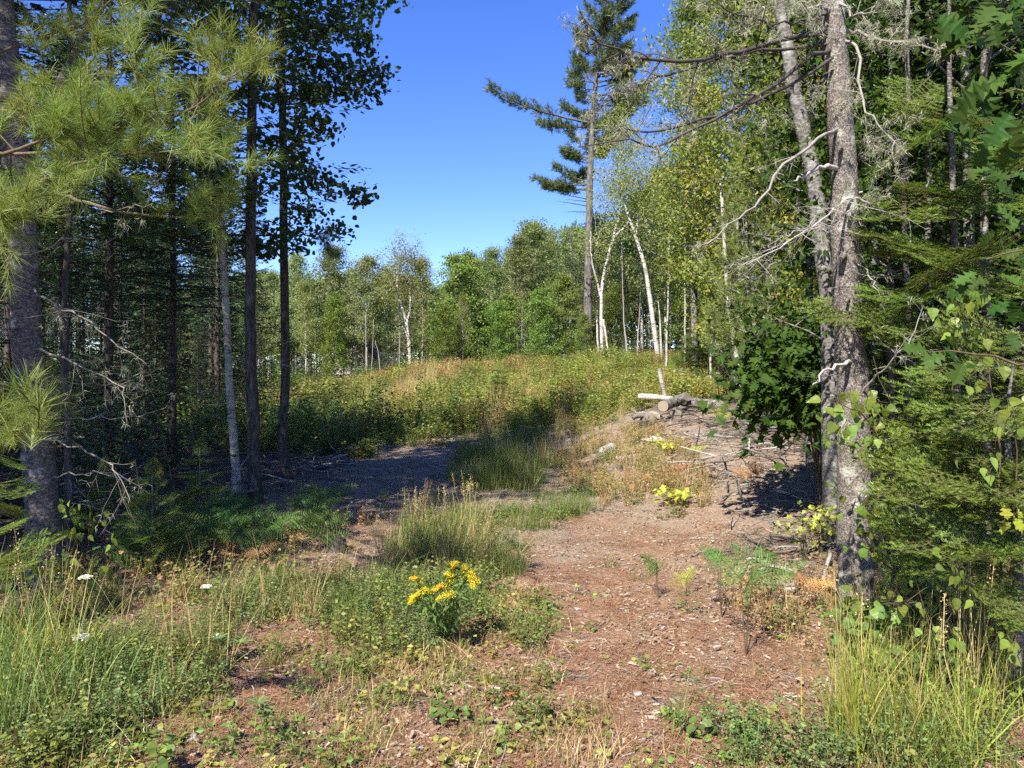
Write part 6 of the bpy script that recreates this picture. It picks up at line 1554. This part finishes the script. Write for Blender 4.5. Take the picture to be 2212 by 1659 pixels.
# ------------------------------------------------------------------ grass tussocks, one by one
def tussock(px, py, h, n, w, label, mat='grass', spread_=.15, bend=.3, base_r=.08, seed_heads=0, name="grass_tussock"):
    base = gp(px, py); r = root(name, base, label, "grass tussock"); b = MB(); blades(b, n, h, w, spread_, bend, base=base_r, seg=4); ob("blades", b.mesh("blades", M[mat]), r)
    if seed_heads:
        s_ = MB(); 
        for i in range(seed_heads):
            a = rng.random() * 6.28; e = np.array((math.cos(a) * h * .3 * rng.random(), math.sin(a) * h * .3 * rng.random(), h * rng.uniform(.9, 1.3)))
            q = curve(np.array([(rng.normal(0, base_r), rng.normal(0, base_r), 0), e * .55 + rng.normal(0, .02, 3), e]), 8)
            s_.tube(q, .0018, 3, rng.random(), 0, cap=False)
            m = 40; x = rng.uniform(.7, 1, m); P = np.array([along(q, t) for t in x]) + rng.normal(0, .010, (m, 3))
            s_.tpl(*LEAF, P, frames(rng.normal(0, .6, (m, 3)) + UP * .3, rdir(m)), rng.uniform(.006, .013, m), rng.random(m), 0)
        ob("seed_heads", s_.mesh("seed_heads", M['straw']), r)
tussock(1085, 1052, .85, 420, .007, "big dark rush tussock standing in the track's middle shade", spread_=.18, bend=.22, base_r=.2)
tussock(1150, 1035, .6, 200, .006, "smaller rush tussock right beside the big dark one", base_r=.16)
tussock(1040, 1000, .8, 220, .006, "tall rush tussock behind the big dark one", base_r=.18, seed_heads=8)
tussock(905, 1215, .62, 170, .005, "tall grass clump with tan seed heads on the grassy strip", seed_heads=16, base_r=.10)
tussock(960, 1200, .50, 190, .005, "dense green grass clump behind the goldenrod", base_r=.13, seed_heads=5)
tussock(1010, 1150, .55, 120, .004, "arching grass clump with nodding heads at the strip's right edge", bend=.5, seed_heads=10)
tussock(1060, 1250, .34, 150, .005, "low spreading sedge right of the goldenrod", bend=.7, base_r=.07)
tussock(1100, 1245, .30, 110, .005, "small sedge at the grassy strip's right tip", bend=.7, base_r=.06)
tussock(1215, 1110, .34, 240, .005, "round light green sedge tuft in the track's middle", bend=.6, base_r=.13)
tussock(1130, 1140, .30, 170, .005, "low sedge tuft left of the round light green one", bend=.6, base_r=.12)
tussock(1180, 1080, .30, 150, .005, "sedge tuft behind the round light green one", bend=.6, base_r=.12)
tussock(1205, 1003, .75, 190, .007, "straw coloured dry grass clump at the bank's foot", 'straw', bend=.3, base_r=.16, seed_heads=10)
tussock(1240, 990, .5, 120, .006, "lower straw grass clump right of the dry one", 'straw', base_r=.16)
tussock(830, 1260, .45, 70, .004, "pale arching grass with silvery heads left of the strip", 'straw', bend=.6, seed_heads=12)
tussock(1838, 1640, .62, 90, .0055, "upright lime yellow grass tussock at the lower right", 'grass_lime', .22, .18, .05)
tussock(1880, 1630, .66, 50, .005, "taller lime grass tussock right of the upright one", 'grass_lime', .35, .3, .06, 2)
tussock(1960, 1640, .45, 60, .005, "green grass tussock left of the white umbels", 'grass', .3, .4, .08)
tussock(2080, 1650, .55, 70, .005, "loose straw green grass tussock at the lower right corner", 'grass_lime', .4, .5, .1, 2)
tussock(2100, 1560, .8, 50, .004, "thin reddish grass stalks under the fir", 'straw', .25, .25, .08, 4)
tussock(30, 1600, .75, 130, .005, "tall green grass tussock at the lower left corner", 'grass', .3, .35, .12)
tussock(90, 1500, .7, 110, .0045, "tall pale grass tussock up from the lower left corner", 'grass_lime', .3, .4, .12, 5)
tussock(-20, 1450, .7, 110, .005, "tall grass tussock cut by the picture's left side", 'grass', .3, .4, .12)
tussock(1050, 1480, .13, 60, .005, "tiny bright grass tuft on the near ground", 'grass_lime', .5, .6, .03)
tussock(1290, 1650, .18, 70, .004, "straw grass tuft at the bottom edge", 'straw', .5, .6, .05)
tussock(600, 1440, .22, 90, .005, "broad bladed grass tuft in the left weeds", 'grass', .5, .7, .05)

# ------------------------------------------------------------------ flowers
base = gp(965, 1395); rt = root("goldenrod", base, "goldenrod with arching bright yellow plumes on the grassy strip", "flower")
for st in ([(965, 1395, 4.5), (975, 1300, 4.5), (975, 1235, 4.5), (985, 1216, 4.45)], [(968, 1395, 4.5), (990, 1290, 4.5), (1003, 1228, 4.5), (1034, 1262, 4.45)], [(960, 1395, 4.5), (940, 1320, 4.45), (905, 1256, 4.4), (888, 1252, 4.4)], [(960, 1395, 4.5), (945, 1310, 4.4), (925, 1275, 4.35), (895, 1290, 4.3)],
           [(962, 1395, 4.5), (965, 1310, 4.4), (960, 1268, 4.35), (935, 1278, 4.3)], [(964, 1395, 4.5), (970, 1320, 4.4), (975, 1285, 4.3), (945, 1298, 4.3)], [(964, 1395, 4.5), (990, 1300, 4.5), (1010, 1245, 4.5), (1025, 1275, 4.45)], [(964, 1395, 4.5), (960, 1300, 4.5), (975, 1255, 4.5), (965, 1240, 4.45)], [(960, 1395, 4.5), (930, 1320, 4.4), (900, 1290, 4.35), (884, 1305, 4.3)]):
    P = P_(st); P[0] = base; p = curve(rel(P, base), 16, .002); b = MB(); b.tube(p, .0022, 4, .5, 0, cap=False)
    N = 40; q = np.array([along(p, x) for x in rng.uniform(.15, .8, N)]); dd = rng.normal(0, 1, (N, 3)); b.tpl(*CARD, q, frames(dd, rdir(N, 1)), rng.uniform(.04, .08, N), rng.random(N), 0)
    s_ = ob("stem", b.mesh("stem", M['weed']), rt); f = MB()
    N = 520; x = rng.uniform(.6, 1, N); q = np.array([along(p, t) for t in x]); wd = .012 * (1.2 - x)[:, None] / .6 + .003
    q = q + rng.normal(0, 1, (N, 3)) * wd * np.array((1, 1, .55)) + UP * .006
    f.tpl(*ROUND, q, frames(rng.normal(0, 1, (N, 3)) + UP * .6, rdir(N)), rng.uniform(.0035, .0065, N), rng.random(N), 0)
    ob("flower_plume", f.mesh("flower_plume", M['flower_yellow']), s_)
def umbel(px, py, d, w, label, base_px=None, mat='flower_white', ball=False, rays=34):
    c = at(px, py, d); bx = c[0] + rng.normal(0, .03); base = np.array((bx, d + .03, hz(bx, d + .03))); rt = root("wild_carrot", base, label, "flower")
    R = w / FPX * d / 2; b = MB(); top = c - base; b.tube(curve(np.array([(0, 0, 0), top * .5 + rng.normal(0, .012, 3), top - UP * .05]), 8), .0022, 4, .5, 0, cap=False)
    f = MB(); P = []
    for i in range(rays):
        a = i * 2.4; rr = R * math.sqrt((i + .5) / rays); z = (.35 * R * (1 - (rr / R) ** 2) if not ball else 1.1 * math.sqrt(max(0, R * R - rr * rr)) - .2 * R); e = top + np.array((math.cos(a) * rr, math.sin(a) * rr, z))
        b.tube(np.array((top - UP * .05, (top - UP * .02 + e) / 2, e)), .0008, 3, .5, 0, cap=False); m = 12; P.append(e + rng.normal(0, R * .075, (m, 3)) * np.array((1, 1, .4)))
    P = np.concatenate(P); N = len(P); f.tpl(*ROUND, P, frames(rng.normal(0, 1, (N, 3)), rdir(N, 2)), rng.uniform(.005, .009, N), rng.random(N), 0)
    ob("stem", b.mesh("stem", M['weed']), rt); ob("flower_head", f.mesh("flower_head", M[mat]), rt)
umbel(1941, 1512, 3.55, 36, "upper white wild carrot flower in the lower right grass")
umbel(2027, 1570, 3.4, 40, "lower white wild carrot flower in the lower right grass")
umbel(2017, 1538, 3.45, 30, "green closed wild carrot head just above the lower white one", mat='moss_leaf', ball=True)
umbel(1925, 1472, 3.6, 22, "small green wild carrot head above the upper white one", mat='moss_leaf', ball=True)
umbel(178, 1377, 4.0, 32, "white wild carrot flower in the left weeds before the thick pine")
umbel(185, 1248, 4.6, 26, "white wild carrot flower left in front of the thick pine's foot")
umbel(446, 1268, 4.8, 22, "white wild carrot flower before the left ferns")
umbel(470, 1374, 4.3, 16, "tiny white wild carrot flower in the left weeds")
for px, py in ((573, 1216), (607, 1218)): umbel(px, py, 5.0, 12, "dry cream seed head on a bare stalk before the left bracken", mat='straw', ball=True, rays=14)
bpy.data.objects["wild_carrot.008"]["label"] = "taller stalk's dry cream seed head, left of the two before the left bracken"
bpy.data.objects["wild_carrot.009"]["label"] = "dry cream seed head, right of the two before the left bracken"
def spike(px, py, d, h, label):
    c = at(px, py, d); base = np.array((c[0], d, hz(c[0], d))); top = c - base; rt = root("violet_flower", base, label, "flower"); b = MB(); b.tube(np.array((np.zeros(3), top * .5, top)), .0015, 4, .5, 0, cap=False)
    f = MB(); N = 60; q = top - UP * (rng.random(N) * h)[:, None] + rng.normal(0, .005, (N, 3)); f.tpl(*ROUND, q, frames(rng.normal(0, 1, (N, 3)), rdir(N)), rng.uniform(.005, .009, N), rng.random(N), 0)
    ob("stem", b.mesh("stem", M['weed']), rt); ob("flower_spike", f.mesh("flower_spike", M['flower_violet']), rt)
spike(1488, 1470, 4.0, .05, "upper small violet flower spike at the lower right of the track")
spike(1477, 1560, 3.5, .06, "lower violet flower spike near the bottom right of the track")

# ------------------------------------------------------------------ the house glimpsed behind the far trees
hb = gd(772, 64); hb[2] -= .3; rt = root("house", hb, "small pale house half hidden behind the far trees", "house", s=1.2)
def boxm(x0, x1, y0, y1, z0, z1, mat, sh=.5):
    b = MB(); v = [(x, y, z) for z in (z0, z1) for y in (y0, y1) for x in (x0, x1)]
    b.add(np.array(v), np.array([(0, 2, 3, 1), (4, 5, 7, 6), (0, 1, 5, 4), (2, 6, 7, 3), (0, 4, 6, 2), (1, 3, 7, 5)]), sh, 0); return b.mesh("piece", mat)
b = MB(); v = np.array([(-2.2, 0, 0), (2.0, 0, 0), (2.0, 0, 2.0), (-.2, 0, 4.2), (-2.2, 0, 2.2), (-2.2, 7, 0), (2.0, 7, 0), (2.0, 7, 2.0), (-.2, 7, 4.2), (-2.2, 7, 2.2)])
b.add(v, np.array([(0, 1, 2, 4), (2, 3, 4, 4)])[:1], .5, 0); b.add(v, np.array([(2, 3, 4), (7, 9, 8)]), .5, 0); b.add(v, np.array([(1, 6, 7, 2), (5, 0, 4, 9), (6, 5, 9, 7)]), .5, 0)
ob("wall", b.mesh("wall", M['house_wall']), rt)
b = MB()
for a, c in ((2, 3), (4, 3)):
    e = nrm(v[a] - v[c]) * .35; n_ = np.array((0, 0, .07)); y0 = np.array((0, -.35, 0)); y1 = np.array((0, .35, 0))
    q = np.array([v[a] + e + y0, v[c] + y0, v[c + 5] + y1, v[a + 5] + e + y1]) + n_; q2 = q + np.array((0, 0, .12))
    b.add(np.vstack((q, q2)), np.array([(0, 1, 2, 3), (4, 5, 6, 7), (0, 1, 5, 4), (1, 2, 6, 5), (2, 3, 7, 6), (3, 0, 4, 7)]), .5, 0)
ob("roof", b.mesh("roof", M['house_roof']), rt)
for x0, x1, z0, z1 in ((.55, 1.15, .75, 1.6), (-1.6, -1.0, .75, 1.6)):
    w = ob("window", boxm(x0, x1, -.04, .02, z0, z1, M['trim']), rt); ob("pane", boxm(x0 + .06, x1 - .06, -.055, -.045, z0 + .06, (z0 + z1) / 2 - .03, M['glass']), w); ob("pane", boxm(x0 + .06, x1 - .06, -.055, -.045, (z0 + z1) / 2 + .03, z1 - .06, M['glass']), w)
